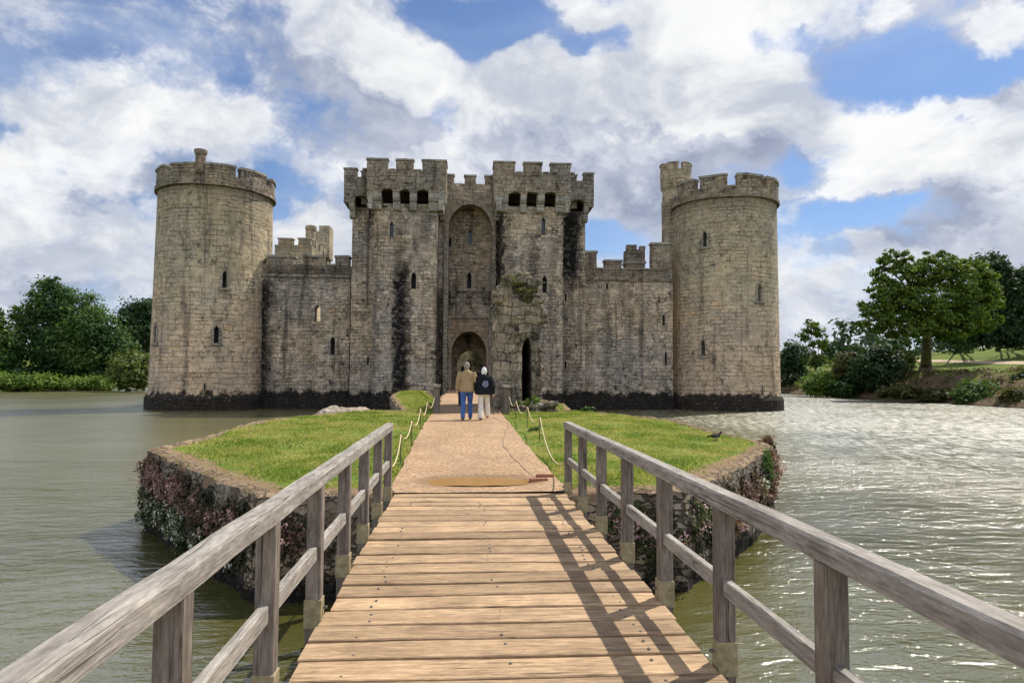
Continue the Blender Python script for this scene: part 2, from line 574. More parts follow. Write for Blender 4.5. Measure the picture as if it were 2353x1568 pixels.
D0 = dens(dirv)
D1 = dens(g.v('ADD', dirv, (0.025, 0.010, 0.075)))
cover = g.mr(D0, 0.355, 0.545)
core = g.mr(D0, 0.48, 0.80)
lit = g.m('SUBTRACT', D0, D1)
litf = g.mr(lit, -0.15, 0.15)
sky = g.n('ShaderNodeTexSky', sky_type='NISHITA')
sky.sun_disc = False
sky.sun_elevation = math.asin(SUN.z)
sky.sun_rotation = math.atan2(SUN.x, SUN.y)
sky.altitude = 0
sky.air_density = 1.0
sky.dust_density = 0.6
sky.ozone_density = 2.0
BG = 0.10
blue = g.mix(1.0, sky.outputs[0], (0.63, 0.775, 0.97), 'MULTIPLY')
haze_f = g.mr(DZ, 0.0, 0.26, 0.45, 0.0)
blue = g.mix(haze_f, blue, (5.6, 6.6, 8.6))
veil = g.mr(g.noise(g.v('MULTIPLY', dirv, (1.5, 1.5, 4)), 1.6, 5), 0.42, 0.75, 0.04, 0.42)
blue = g.mix(veil, blue, (6.6, 7.4, 9.2))
cc = g.mix(core, (7.9, 8.0, 8.3), (5.2, 5.5, 6.35))
shade = g.mix(g.mr(litf, 0.55, 0.05), (1, 1, 1), (0.66, 0.69, 0.765))
shine = g.mr(litf, 0.55, 1.0, 0.0, 0.8)
cc = g.mix(1.0, cc, shade, 'MULTIPLY')
cc = g.mix(shine, cc, (8.2, 8.2, 8.15))
bil = g.noise(g.v('MULTIPLY', g.v('ADD', dirv, g.vs(g.v('SUBTRACT', g.noise(dirv, 3.0, 3, 0.5, col=True), (0.5, 0.5, 0.5)), 0.2)), (1, 1, 1.5)), 6.5, 9, 0.6)
bk = g.mr(bil, 0.34, 0.62, 0.0, 1.0)
cc = g.mix(1.0, cc, g.mix(bk, (0.60, 0.645, 0.74), (1.05, 1.05, 1.04)), 'MULTIPLY')
# unseen clouds brightened behind the viewer to fill the castle front, dimmed overhead
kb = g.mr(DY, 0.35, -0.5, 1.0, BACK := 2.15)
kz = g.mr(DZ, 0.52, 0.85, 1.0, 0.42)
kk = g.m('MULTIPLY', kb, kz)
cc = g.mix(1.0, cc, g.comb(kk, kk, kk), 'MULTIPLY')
zen = g.mr(DZ, 0.55, 0.85, 1.0, 0.30)      # unseen overhead cloud thinned to deepen the shadows
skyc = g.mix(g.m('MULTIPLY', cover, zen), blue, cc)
skyc = g.mix(g.mr(DZ, -0.02, -0.06), skyc, (1.2, 1.2, 1.0))
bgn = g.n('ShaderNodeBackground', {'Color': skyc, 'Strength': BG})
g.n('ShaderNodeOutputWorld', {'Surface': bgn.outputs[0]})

sc.view_settings.view_transform = 'Standard'
sc.view_settings.look = 'None'
sc.view_settings.exposure = 0.22
sc.view_settings.gamma = 1.0
sc.render.engine = 'CYCLES'
sc.cycles.max_bounces = 6
sc.cycles.diffuse_bounces = 3
sc.cycles.transparent_max_bounces = 6
sc.cycles.caustics_reflective = False
sc.cycles.caustics_refractive = False
sc.cycles.use_denoising = True


# ------------------------------------------------------------------ castle
YG, YO, YM, YC = 58.5, 60.4, 62.0, 61.2     # gate tower fronts, outer sections, middle wall, curtain walls
TL = (-22.2, 62.8)
TRT = (24.8, 62.8)
CASTLE_STAIN_SHADE = []


def stain_shade(x0, x1, ytop, ybot, a, s=0.5, Y=YG):
    CASTLE_STAIN_SHADE.append((PX(x0, Y), PX(x1, Y), PZ((x0 + x1) / 2, ybot, Y), PZ((x0 + x1) / 2, ytop, Y), a, s))


stain_shade(903, 940, 600, 915, 1.0, 0.28)
stain_shade(860, 868, 640, 905, 0.6, 0.3)
stain_shade(1160, 1175, 470, 640, 0.5, 0.5)
stain_shade(1262, 1275, 560, 905, 0.5, 0.4)
stain_shade(1440, 1452, 640, 905, 0.4, 0.4, YC)
stain_shade(700, 715, 640, 905, 0.35, 0.5, YC)
stain_shade(912, 930, 500, 640, 0.55, 0.4)
stain_shade(965, 990, 470, 560, 0.55, 0.4)
stain_shade(580, 628, 640, 915, 1.0, 0.8, YC)  # black staining and the shade of the tower corner painted together
stain_shade(600, 810, 600, 640, 0.80, 0.6, YC)
stain_shade(1295, 1342, 455, 640, 1.0, 0.3)
stain_shade(1300, 1325, 590, 680, 0.6, 0.4)
stain_shade(1003, 1026, 660, 905, 0.9, 0.3, YM)  # shade of the recess beside the left gate tower, painted as a dark strip
stain_shade(1136, 1152, 440, 720, 1.0, 0.25, YM)
stain_shade(1215, 1235, 560, 640, 0.7, 0.35)
stain_shade(1390, 1400, 640, 905, 0.55, 0.35, YC)
stain_shade(1340, 1540, 600, 640, 0.50, 0.6, YC)
stain_shade(1285, 1300, 640, 900, 0.55, 0.4, YC)
stain_shade(808, 850, 420, 480, 0.6, 0.3)
TOWER_STAIN_SHADE = [(-40, 40, PZ(490, 440, 58), PZ(490, 400, 58), 0.45, 1.0),
                (PX(592, 60), PX(645, 60), 0, PZ(610, 660, 60), 1.0, 0.6)]  # same corner on the tower flank: stain and shade painted as one

M_CASTLE = stone('weathered_castle_stone', (0.50, 0.392, 0.272), (0.41, 0.35, 0.288), 0.62, 0.34, CASTLE_STAIN_SHADE, 1.55, 0.20, 1.20, 0.87, bvar=0.28)
M_TOWER = stone('coursed_tower_stone', (0.53, 0.418, 0.288), (0.44, 0.37, 0.283), 1.05, 0.44, TOWER_STAIN_SHADE, 1.45, 0.20, 0.88, 0.97, bvar=0.10, tall=True)
M_PARA = stone('blackened_parapet_stone', (0.40, 0.315, 0.215), (0.31, 0.265, 0.215), 0.62, 0.36, (), 0, 0.18, 1.25, 0.74)
M_COPE = stone('pale_coping_stone', (0.42, 0.38, 0.31), (0.34, 0.32, 0.28), 1.4, 0.5, (), 0, 0.05, 0.6, 0.85)
M_FRAME = stone('dressed_window_stone', (0.48, 0.41, 0.31), (0.40, 0.36, 0.30), 0.5, 0.45, (), 0, 0.03, 0.6, 0.76)
M_GATE = stone('warm_gate_panel_stone', (0.50, 0.36, 0.24), (0.44, 0.335, 0.24), 0.9, 0.5, (), 0, 0.04, 0.5, 0.85)
M_DARK = plain('painted_slit_dark', (0.012, 0.012, 0.014), 0.5, 0.2)  # near-black plate painted for the unlit depth behind each slit
M_BACK = stone('sunny_courtyard_stone', (0.55, 0.42, 0.27), (0.42, 0.34, 0.25), 0.6, 0.35, ((-3.5, -1.2, 2.5, 8, 0.9, 0.5), (1.2, 4.0, 3.4, 8, 0.9, 0.5)), 0, 0.15, 1.6, 0.8)
M_LEAD = plain('grey_window_glass', (0.06, 0.075, 0.10), 0.25, 0.3)

castle = root('castle', (1.3, 60, 0), 'grey stone moated castle with two round corner towers, twin gate towers and battlements', 'castle')


def slit_poly(w, z0, z1, point=0.75):
    h = w * point
    return [(-w / 2, z0), (w / 2, z0), (w / 2, z1 - h), (w * 0.34, z1 - h * 0.45), (0, z1), (-w * 0.34, z1 - h * 0.45), (-w / 2, z1 - h)]


def arch_poly(w, z0, zs, z1, n=7, k=0.62):
    """pointed arch: springs at zs, apex at z1; k<1 flattens it towards a four centred arch"""
    pts = [(-w / 2, z0), (w / 2, z0)]
    for i in range(n + 1):
        t = i / n
        x = w / 2 * (1 - t ** 1.35)
        z = zs + (z1 - zs) * math.sin(t * math.pi / 2) ** k
        pts.append((x, z))
    for i in range(n - 1, -1, -1):
        t = i / n
        pts.append((-w / 2 * (1 - t ** 1.35), zs + (z1 - zs) * math.sin(t * math.pi / 2) ** k))
    return pts


def local(xc, yw, ang=None, c=None, r=0):
    if ang is None: return Matrix.Translation((xc, yw, 0))
    o = Vector((math.cos(ang), math.sin(ang), 0))
    y = -o
    x = Vector((y.y, -y.x, 0))
    p = Vector((c[0], c[1], 0)) + o * r
    return Matrix(((x.x, y.x, 0, p.x), (x.y, y.y, 0, p.y), (0, 0, 1, 0), (0, 0, 0, 1)))


def cut_slit(cut, T, w, z0, z1, depth=1.0):
    b = bmesh.new()
    prism_y(b, slit_poly(w, z0, z1), -0.5, depth)
    b.transform(T)
    merge(cut, b)


def slit_frame(T, w, z0, z1, parent, depth=1.0, border=0.20, sill=True, glass=False, back=True, name='arrow_slit', proud=0.05):
    b = bmesh.new()
    inn = slit_poly(w, z0, z1)
    cx, cz = 0, (z0 + z1) / 2
    out = slit_poly(w + 2 * border, z0 - 0.02, z1 + border * 1.1)
    n = len(inn)
    I0 = [b.verts.new((x, -proud, z)) for x, z in inn]
    O0 = [b.verts.new((x, -proud, z)) for x, z in out]
    I1 = [b.verts.new((x, 0.12, z)) for x, z in inn]
    O1 = [b.verts.new((x, 0.12, z)) for x, z in out]
    for i in range(n):
        j = (i + 1) % n
        b.faces.new((I0[i], I0[j], O0[j], O0[i]))
        b.faces.new((O0[i], O0[j], O1[j], O1[i]))
        b.faces.new((I0[j], I0[i], I1[i], I1[j]))
        b.faces.new((I1[j], I1[i], O1[i], O1[j]))
    if sill: box(b, -w / 2 - border - 0.1, w / 2 + border + 0.1, -0.16, 0.1, z0 - 0.24, z0 - 0.021)
    if back:
        dd = (0.4 if glass else depth) - 0.05
        cz = (z0 + z1) / 2
        I2 = [b.verts.new((x * 0.94, 0.13, cz + (z - cz) * 0.985)) for x, z in inn]
        I3 = [b.verts.new((x * 0.94, dd, cz + (z - cz) * 0.985)) for x, z in inn]
        for i in range(n):
            j = (i + 1) % n
            b.faces.new((I1[j], I1[i], I2[i], I2[j]))
            b.faces.new((I2[j], I2[i], I3[i], I3[j])).material_index = 0
        b.faces.new(I3[::-1]).material_index = 1
    b.transform(T)
    return mk(name, b, [M_FRAME, M_LEAD if glass else M_DARK], parent)


def cyl_hit(x, y, c, r):
    d = ray(x, y)
    ox, oy = -c[0], -c[1]
    A = d.x * d.x + d.y * d.y
    B = 2 * (ox * d.x + oy * d.y)
    C = ox * ox + oy * oy - r * r
    disc = B * B - 4 * A * C
    t = (-B - math.sqrt(disc)) / (2 * A) if disc > 0 else -B / (2 * A)
    p = Vector((0, 0, CZ)) + d * t
    return math.atan2(p.y - c[1], p.x - c[0]), p.z


def lathe(b, c, prof, seg=120):
    rings = []
    for r, z in prof:
        rings.append([b.verts.new((c[0] + r * math.cos(2 * math.pi * k / seg), c[1] + r * math.sin(2 * math.pi * k / seg), z)) for k in range(seg)])
    for p, q in zip(rings, rings[1:]):
        for k in range(seg): b.faces.new((p[k], p[(k + 1) % seg], q[(k + 1) % seg], q[k]))
    b.faces.new(rings[0][::-1])
    b.faces.new(rings[-1])


def arc_block(b, c, r0, r1, a0, a1, z0, z1, mi=0):
    n = max(2, int(abs(a1 - a0) * r1 / 0.45) + 1)
    P = []
    for i in range(n + 1):
        a = lerp(a0, a1, i / n)
        P.append([b.verts.new((c[0] + r * math.cos(a), c[1] + r * math.sin(a), z)) for r, z in ((r0, z0), (r1, z0), (r1, z1), (r0, z1))])
    fs = [b.faces.new(P[0][::-1]), b.faces.new(P[-1])]
    for p, q in zip(P, P[1:]):
        for k in range(4): fs.append(b.faces.new((p[k], p[(k + 1) % 4], q[(k + 1) % 4], q[k])))
    for f in fs: f.material_index = mi


def ring(b, c, r0, r1, z0, z1, seg=96, mi=0):
    P = []
    for i in range(seg):
        a = 2 * math.pi * i / seg
        P.append([b.verts.new((c[0] + r * math.cos(a), c[1] + r * math.sin(a), z)) for r, z in ((r0, z0), (r1, z0), (r1, z1), (r0, z1))])
    for i in range(seg):
        p, q = P[i], P[(i + 1) % seg]
        for k in range(4):
            b.faces.new((p[k], p[(k + 1) % 4], q[(k + 1) % 4], q[k])).material_index = mi


def round_tower(c, rt, rb, zc, zcren, merl, zt, slits, label):
    """merl: list of (angle0, angle1, top); slits: (angle, z0, z1, width)"""
    b = bmesh.new()
    prof = [(rb + 0.30, -1.6), (rb + 0.26, 0.95), (rb + 0.10, 1.25)]
    for i in range(13):
        t = i / 12
        prof.append((lerp(rb, rt, t ** 0.8), lerp(1.4, zc, t)))
    lathe(b, c, prof)
    cut = bmesh.new()
    for (a, z0, z1, w) in slits:
        rr = lerp(rb, rt, max(0, (z0 - 1.4) / (zc - 1.4)) ** 0.8)
        cut_slit(cut, local(0, 0, a, c, rr), w, z0, z1)
    b = carve(b, cut)
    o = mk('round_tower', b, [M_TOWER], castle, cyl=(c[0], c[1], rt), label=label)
    for (a, z0, z1, w) in slits:
        rr = lerp(rb, rt, max(0, (z0 - 1.4) / (zc - 1.4)) ** 0.8)
        slit_frame(local(0, 0, a, c, rr), w, z0, z1, o, border=0.22 if w > 0.25 else 0.08, sill=w > 0.25)
    b = bmesh.new()
    ro = rt + 0.14
    ring(b, c, rt - 0.55, rt + 0.26, zc - 0.02, zc + 0.30)       # cornice roll
    ring(b, c, rt - 0.60, ro, zc + 0.303, zcren)
    for (a0, a1, z) in merl:
        arc_block(b, c, rt - 0.60, ro, a0, a1, zcren + 0.002, z)
        arc_block(b, c, rt - 0.70, ro + 0.10, a0 - 0.012, a1 + 0.012, z + 0.002, z + 0.20, 1)
    weather(b)
    mk('parapet', b, [M_PARA, M_COPE], o, cyl=(c[0], c[1], rt))
    b = bmesh.new()
    lathe(b, c, [(rt - 0.62, zc + 0.05), (rt - 0.62, zc + 0.35), (0.4, zc + 0.9)], 48)
    mk('roof', b, [M_LEAD], o)
    return o


def angs(c, r, spans, y):
    res = []
    for (x0, x1) in spans:
        a0, _ = cyl_hit(x0, y, c, r)
        a1, _ = cyl_hit(x1, y, c, r)
        res.append((a0, a1))
    return res


# left tower
rt, rb = 4.78, 5.06
zc = cyl_hit(480, 424, TL, rt)[1]
zt = cyl_hit(480, 374, TL, rt)[1] - 0.2
zcr = cyl_hit(548, 408, TL, rt)[1]
R_ = rt + 0.14
ml = []
# merlon spans by where they stand round the ring, gaps about 0.7 m
e = [cyl_hit(x, 400, TL, R_)[0] for x in (390, 452, 468, 542, 556, 612, 624)]
e = [a if a < 0 else a - 2 * math.pi for a in e]
ml = [(e[0] + 0.02, e[1], zt), (e[2], e[3], zt), (e[4], e[5], zt)]
ml.append((e[6] + 0.03, e[6] + 0.55, zt))
a = e[6] + 0.70
while a < e[0] + 2 * math.pi - 0.95:
    ml.append((a, a + 0.52, zt))
    a += 0.67
ml.append((e[0] - 0.60, e[0] - 0.12, zt))
sl_ = []
for (x, y0, y1, w) in ((516.6, 621, 660, 0.36), (496.7, 748, 787, 0.38), (354, 746, 787, 0.36), (470, 880, 898, 0.12)):
    a, z0 = cyl_hit(x, y1, TL, rb)
    sl_.append((a, z0, cyl_hit(x, y0, TL, rb)[1], w))
tl = round_tower(TL, rt, rb, zc, zcr, ml, zt, sl_, 'round corner tower with a slim chimney on its battlements')
b = bmesh.new()
a = cyl_hit(460, 400, TL, rt)[0]
cc_ = (TL[0] + (rt + 0.02) * math.cos(a), TL[1] + (rt + 0.02) * math.sin(a))
ztop = cyl_hit(460, 345, TL, rt)[1]
lathe(b, cc_, [(0.36, zc + 0.9), (0.42, zc + 1.3), (0.42, ztop - 0.42), (0.47, ztop - 0.40), (0.54, ztop - 0.18), (0.54, ztop - 0.02), (0.45, ztop)], 10)
mk('chimney', b, [M_PARA], tl)

# right tower
rt, rb = 4.72, 4.86
zc = cyl_hit(1665, 452, TRT, rt)[1]
zt = cyl_hit(1650, 401, TRT, rt)[1] - 0.2
zcr = cyl_hit(1683, 426, TRT, rt)[1]
R_ = rt + 0.14
e = [cyl_hit(x, 412, TRT, R_)[0] for x in (1592, 1607, 1671, 1694, 1751, 1762)]
e = [a if a < 0 else a - 2 * math.pi for a in e]
ml = [(e[0] - 0.45, e[0], zt), (e[1], e[2], zt), (e[3], e[4], zt), (e[5], e[5] + 0.5, zt)]
a = e[5] + 0.66
while a < e[0] + 2 * math.pi - 1.0:
    ml.append((a, a + 0.50, zt))
    a += 0.66
sl_ = []
for (x, y0, y1, w) in ((1618, 530, 566, 0.34), (1746, 653, 692, 0.36), (1615, 781, 816, 0.36), (1751, 886, 906, 0.12)):
    a, z0 = cyl_hit(x, y1, TRT, rb)
    sl_.append((a, z0, cyl_hit(x, y0, TRT, rb)[1], w))
tr = round_tower(TRT, rt, rb, zc, zcr, ml, zt, sl_, 'round corner tower with a stair turret on its inner side')
# stair turret, octagonal
c8 = (20.75, 64.75)
zt8 = PZ(1555, 376, 64)
b = bmesh.new()
lathe(b, c8, [(1.38, -1), (1.38, zt8 - 3.6), (1.30, zt8 - 3.55), (1.30, zt8 - 2.6), (1.50, zt8 - 2.3), (1.50, zt8 - 0.9)], 16)
ring(b, c8, 1.06, 1.5, zt8 - 0.898, zt8 - 0.75, 16)
for k in range(6):
    a0 = -math.pi / 2 - 0.85 + k * math.pi / 3
    arc_block(b, c8, 1.06, 1.5, a0, a0 + 0.72, zt8 - 0.748, zt8 - 0.10)
    arc_block(b, c8, 1.0, 1.58, a0 - 0.03, a0 + 0.75, zt8 - 0.098, zt8 + 0.02, 1)
for k in range(5):
    a0 = -math.pi / 2 - 0.9 + k * 0.5
    arc_block(b, c8, 1.4, 1.535, a0, a0 + 0.16, zt8 - 2.0, zt8 - 1.7)
weather(b)
mk('stair_turret', b, [M_TOWER, M_COPE], tr, cyl=(c8[0], c8[1], 1.4))


# curtain walls
def curtain(x0, x1, ycren, merl, slits, label):
    b = bmesh.new()
    zcr = PZ((x0 + x1) / 2, ycren, YC)
    X0, X1 = PX(x0, YC), PX(x1, YC)
    box(b, X0, X1, YC, YC + 0.9, -1.6, zcr)
    cut = bmesh.new()
    info = []
    for (x, y0, y1, w, thru) in slits:
        T = local(PX(x, YC, (y0 + y1) / 2), YC)
        z0, z1 = PZ(x, y1, YC), PZ(x, y0, YC)
        cut_slit(cut, T, w, z0, z1, 3.0 if thru else 1.0)
        info.append((T, w, z0, z1, thru))
    b = carve(b, cut)
    box(b, X0, X1, YC - 0.18, YC - 0.002, -1.6, 0.95)
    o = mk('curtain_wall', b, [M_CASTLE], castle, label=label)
    for (T, w, z0, z1, thru) in info:
        if w > 0.15: slit_frame(T, w, z0, z1, o, back=not thru, border=0.14, sill=False)
    b = bmesh.new()
    box(b, X0, X1, YC - 0.12, YC - 0.002, zcr - 1.05, zcr - 0.85)
    for (a0, a1, y) in merl:
        z = PZ((a0 + a1) / 2, y, YC) - 0.18
        box(b, PX(a0, YC, y), PX(a1, YC, y), YC - 0.02, YC + 0.75, zcr + 0.002, z)
        box(b, PX(a0, YC, y) - 0.08, PX(a1, YC, y) + 0.08, YC - 0.12, YC + 0.85, z + 0.002, z + 0.18, 1)
    for (p, q) in zip(merl, merl[1:]):
        box(b, PX(p[1], YC), PX(q[0], YC), YC - 0.08, YC + 0.8, zcr + 0.002, zcr + 0.14, 1)
    weather(b)
    mk('parapet', b, [M_PARA, M_COPE], o)
    return o


cl = curtain(596, 804, 609, [(612, 676.4, 586), (697, 749, 586), (770, 803, 587)],
             [(729.6, 700, 738, 0.50, True), (764, 773, 814, 0.40, False)], 'curtain wall with black stain and painted shade at its tower corner')
cr = curtain(1338, 1545, 619, [(1341, 1371, 576), (1389.6, 1428, 597), (1497, 1541, 557)],
             [(1524, 722, 747, 0.24, False), (1529, 808, 838, 0.2, False), (1394, 650, 664, 0.2, False)], 'curtain wall stained with a thin black streak')
# taller chimney block behind the right curtain wall
b = bmesh.new()
z1 = PZ(1460, 575, 66)
zs = [z1 - 9, z1 - 1.5]
box(b, PX(1441, 66), PX(1482, 66), 66, 67.6, z1 - 9, z1 - 1.3)
box(b, PX(1439, 66), PX(1484, 66), 65.9, 67.7, z1 - 1.298, z1 - 1.05, 1)
box(b, PX(1441, 66), PX(1482, 66), 66, 67.6, z1 - 1.048, z1 + 0.1)
box(b, PX(1440, 66), PX(1463, 66), 66, 66.5, z1 + 0.102, z1 + 0.55)
box(b, PX(1470, 66), PX(1483, 66), 66, 66.5, z1 + 0.102, z1 + 0.45)
weather(b)
mk('chimney_block', b, [M_PARA, M_COPE], castle)
# side and rear walls of the courtyard
for X0 in (TL[0] - 1.2, TRT[0] - 1.0):
    b = bmesh.new()
    box(b, X0, X0 + 2.2, 70.0, 104, -1.5, PZ(700, 609, YC))
    mk('curtain_wall', b, [M_CASTLE], castle)
b = bmesh.new()
box(b, TL[0] + 1.2, TRT[0] - 1.2, 104, 106, -1.5, 9.0)
mk('curtain_wall', b, [M_CASTLE], castle)
# lit ruined wall seen through the gate passage
b = bmesh.new()
pts = [(-7, 1.0), (9, 1.0), (9, 6.0), (7.2, 6.6), (6.0, 5.4), (4.4, 5.9), (3.2, 7.2), (1.2, 6.8), (0.2, 7.6), (-1.4, 7.4), (-2.2, 6.0), (-4, 6.3), (-7, 5.0)]
prism_y(b, pts, 88, 89.2)
cut = bmesh.new()
for (x, z0_, z1_, w_) in ((-0.9, 1.2, 3.6, 0.9), (0.9, 3.4, 5.0, 0.7), (2.4, 1.2, 3.4, 1.0), (3.6, 4.2, 5.2, 0.5), (-2.6, 3.2, 4.6, 0.7)):
    t_ = bmesh.new()
    prism_y(t_, slit_poly(w_, z0_, z1_), -1, 0.9)
    t_.transform(Matrix.Translation((x, 88, 0)))
    merge(cut, t_)
b = carve(b, cut)
mk('courtyard_wall', b, [M_BACK], castle)

# square rear tower over the left curtain wall
b = bmesh.new()
YB = 85
X0, X1 = PX(628, YB), PX(714, YB)
zb = PZ(690, 563, YB)
box(b, X0, X1, YB, YB + 12, 0, zb)
for (a0, a1, y) in ((639, 672, 546), (685, 714, 546)):
    z = PZ(a0, y, YB)
    box(b, PX(a0, YB, 555), PX(a1, YB, 555), YB, YB + 0.8, zb + 0.002, z - 0.15)
    box(b, PX(a0, YB, 555) - 0.1, PX(a1, YB, 555) + 0.1, YB - 0.1, YB + 0.9, z - 0.148, z, 1)
for k in range(4):
    box(b, X1 - 0.8, X1 - 0.004, YB + 2.2 + 2.6 * k, YB + 3.8 + 2.6 * k, zb + 0.002, zb + 1.0)
box(b, X1 - 3.0, X1 + 0.25, YB + 9.6, YB + 12.2, zb + 0.004, PZ(740, 535, 96))
for a0, a1 in ((-3.0, -2.0), (-1.2, 0.25)):
    box(b, X1 + a0, X1 + a1, YB + 9.6, YB + 12.2, PZ(740, 535, 96) + 0.002, PZ(740, 528, 96) + (0.3 if a1 > 0 else 0))
lathe(b, (PX(710, YB + 2), YB + 2.2), [(0.55, zb + 0.3), (0.55, zb + 2.2), (0.72, zb + 2.4), (0.72, zb + 2.8), (0.6, zb + 2.9)], 10)
mk('square_tower', b, [M_TOWER, M_COPE], castle, label='small square tower with a round chimney, standing behind the curtain wall')

# ------------------------------------------------------------------ gatehouse
XL0, XL1, XL2 = PX(806, YO), PX(857, YG), PX(1003, YG)
XR0, XR1, XR2 = PX(1151, YG), PX(1293, YG), PX(1344, YO)
ZCL = PZ(930, 391, YG)     # crenel of the left main turret
gate = root('gatehouse_tmp', (0, 0, 0), '', '') if False else None
bm = bmesh.new()
blocks = []


def block(x0, x1, y0, y1, z1, slits, plinth=True):
    b = bmesh.new()
    box(b, x0, x1, y0, y1, -1.6, z1)
    cut = bmesh.new()
    for (x, ya, yb, w) in slits:
        T = local(PX(x, y0, (ya + yb) / 2), y0)
        cut_slit(cut, T, w, PZ(x, yb, y0), PZ(x, ya, y0))
        blocks.append((T, w, PZ(x, yb, y0), PZ(x, ya, y0)))
    b = carve(b, cut)
    if plinth: box(b, x0 - 0.15, x1 + 0.15, y0 - 0.22, y0 - 0.003, -1.6, 1.0)
    merge(bm, b)


ztl = PZ(930, 468, YG)
block(XL1, XL2, YG, 70.0, ztl, [(900, 509, 545, 0.34), (950, 625, 663, 0.42)])
block(XL0, XL1 - 0.003, YO, 68.5, PZ(830, 476, YO), [(845, 820, 835, 0.16)])
block(XR0, XR1, YG, 70.0, PZ(1220, 474, YG), [(1248, 499, 538, 0.34), (1251, 633, 672, 0.42)])
block(XR1 + 0.003, XR2, YO, 68.5, PZ(1320, 486, YO), [(1299, 672, 690, 0.16), (1299, 828, 846, 0.16)])
# middle wall with the tall arched recess and the gate passage
b = bmesh.new()
box(b, XL2 + 0.003, XR0 - 0.003, YM, 70.0, -1.6, PZ(1078, 422, YM))
cut = bmesh.new()
XA0, XA1 = PX(1029, YM), PX(1128, YM)
xm, wm = (XA0 + XA1) / 2, XA1 - XA0
YR = YM + 1.6
t_ = bmesh.new()
prism_y(t_, arch_poly(wm, 0.9, PZ(1078, 522, YM), PZ(1078, 470, YM), 8, 0.72), -0.6, YR - YM)
t_.transform(Matrix.Translation((xm, YM, 0)))
merge(cut, t_)
b = carve(b, cut)
cut = bmesh.new()
GX0, GX1 = PX(1036.5, YR, 830), PX(1117, YR, 830)
gx, gw = (GX0 + GX1) / 2, GX1 - GX0
zsp, zap = PZ(1077, 806, YR), PZ(1077, 761, YR)
t_ = bmesh.new()
prism_y(t_, arch_poly(gw, 0.9, zsp, zap, 8, 0.8), -0.5, 4.3)
t_.transform(Matrix.Translation((gx, YR, 0)))
merge(cut, t_)
b = carve(b, cut)
cut = bmesh.new()
t_ = bmesh.new()
i0, i1 = PX(1050, YR + 4.3, 840), PX(1111, YR + 4.3, 840)
prism_y(t_, arch_poly(i1 - i0, 0.9, PZ(1080, 835, YR + 4.3), PZ(1080, 804, YR + 4.3), 8, 0.8), 4.0, 8)
t_.transform(Matrix.Translation(((i0 + i1) / 2, YR, 0)))
merge(cut, t_)
for (x, ya, yb, w) in ((1080, 528, 561, 0.36), (1078, 625, 662, 0.40), (1034, 545, 566, 0.2)):
    T = local(PX(x, YR, (ya + yb) / 2), YR)
    cut_slit(cut, T, w, PZ(x, yb, YR), PZ(x, ya, YR))
    blocks.append((T, w, PZ(x, yb, YR), PZ(x, ya, YR)))
b = carve(b, cut)
merge(bm, b)
gate = mk('gatehouse', bm, [M_CASTLE], castle, label='tall gatehouse of twin towers with a deep arched recess over the gate')
for (T, w, z0, z1) in blocks:
    slit_frame(T, w, z0, z1, gate, border=0.13, sill=False, glass=(w == 0.34 or w == 0.36))


def roll_profile(y, ztop, proj, h):
    """bracket of two rounded courses standing out from a wall at y"""
    pts = [(y + 0.25, ztop), (y - proj, ztop)]
    for (p0, z0, z1) in ((proj, ztop, ztop - h / 2), (proj * 0.55, ztop - h / 2, ztop - h)):
        for i in range(7):
            a = i / 6 * math.pi / 2
            pts.append((y - p0 + (p0 * 0.45) * (1 - math.cos(a)), lerp(z0, z1, math.sin(a) * 0.96)))
    pts.append((y + 0.25, ztop - h))
    return pts


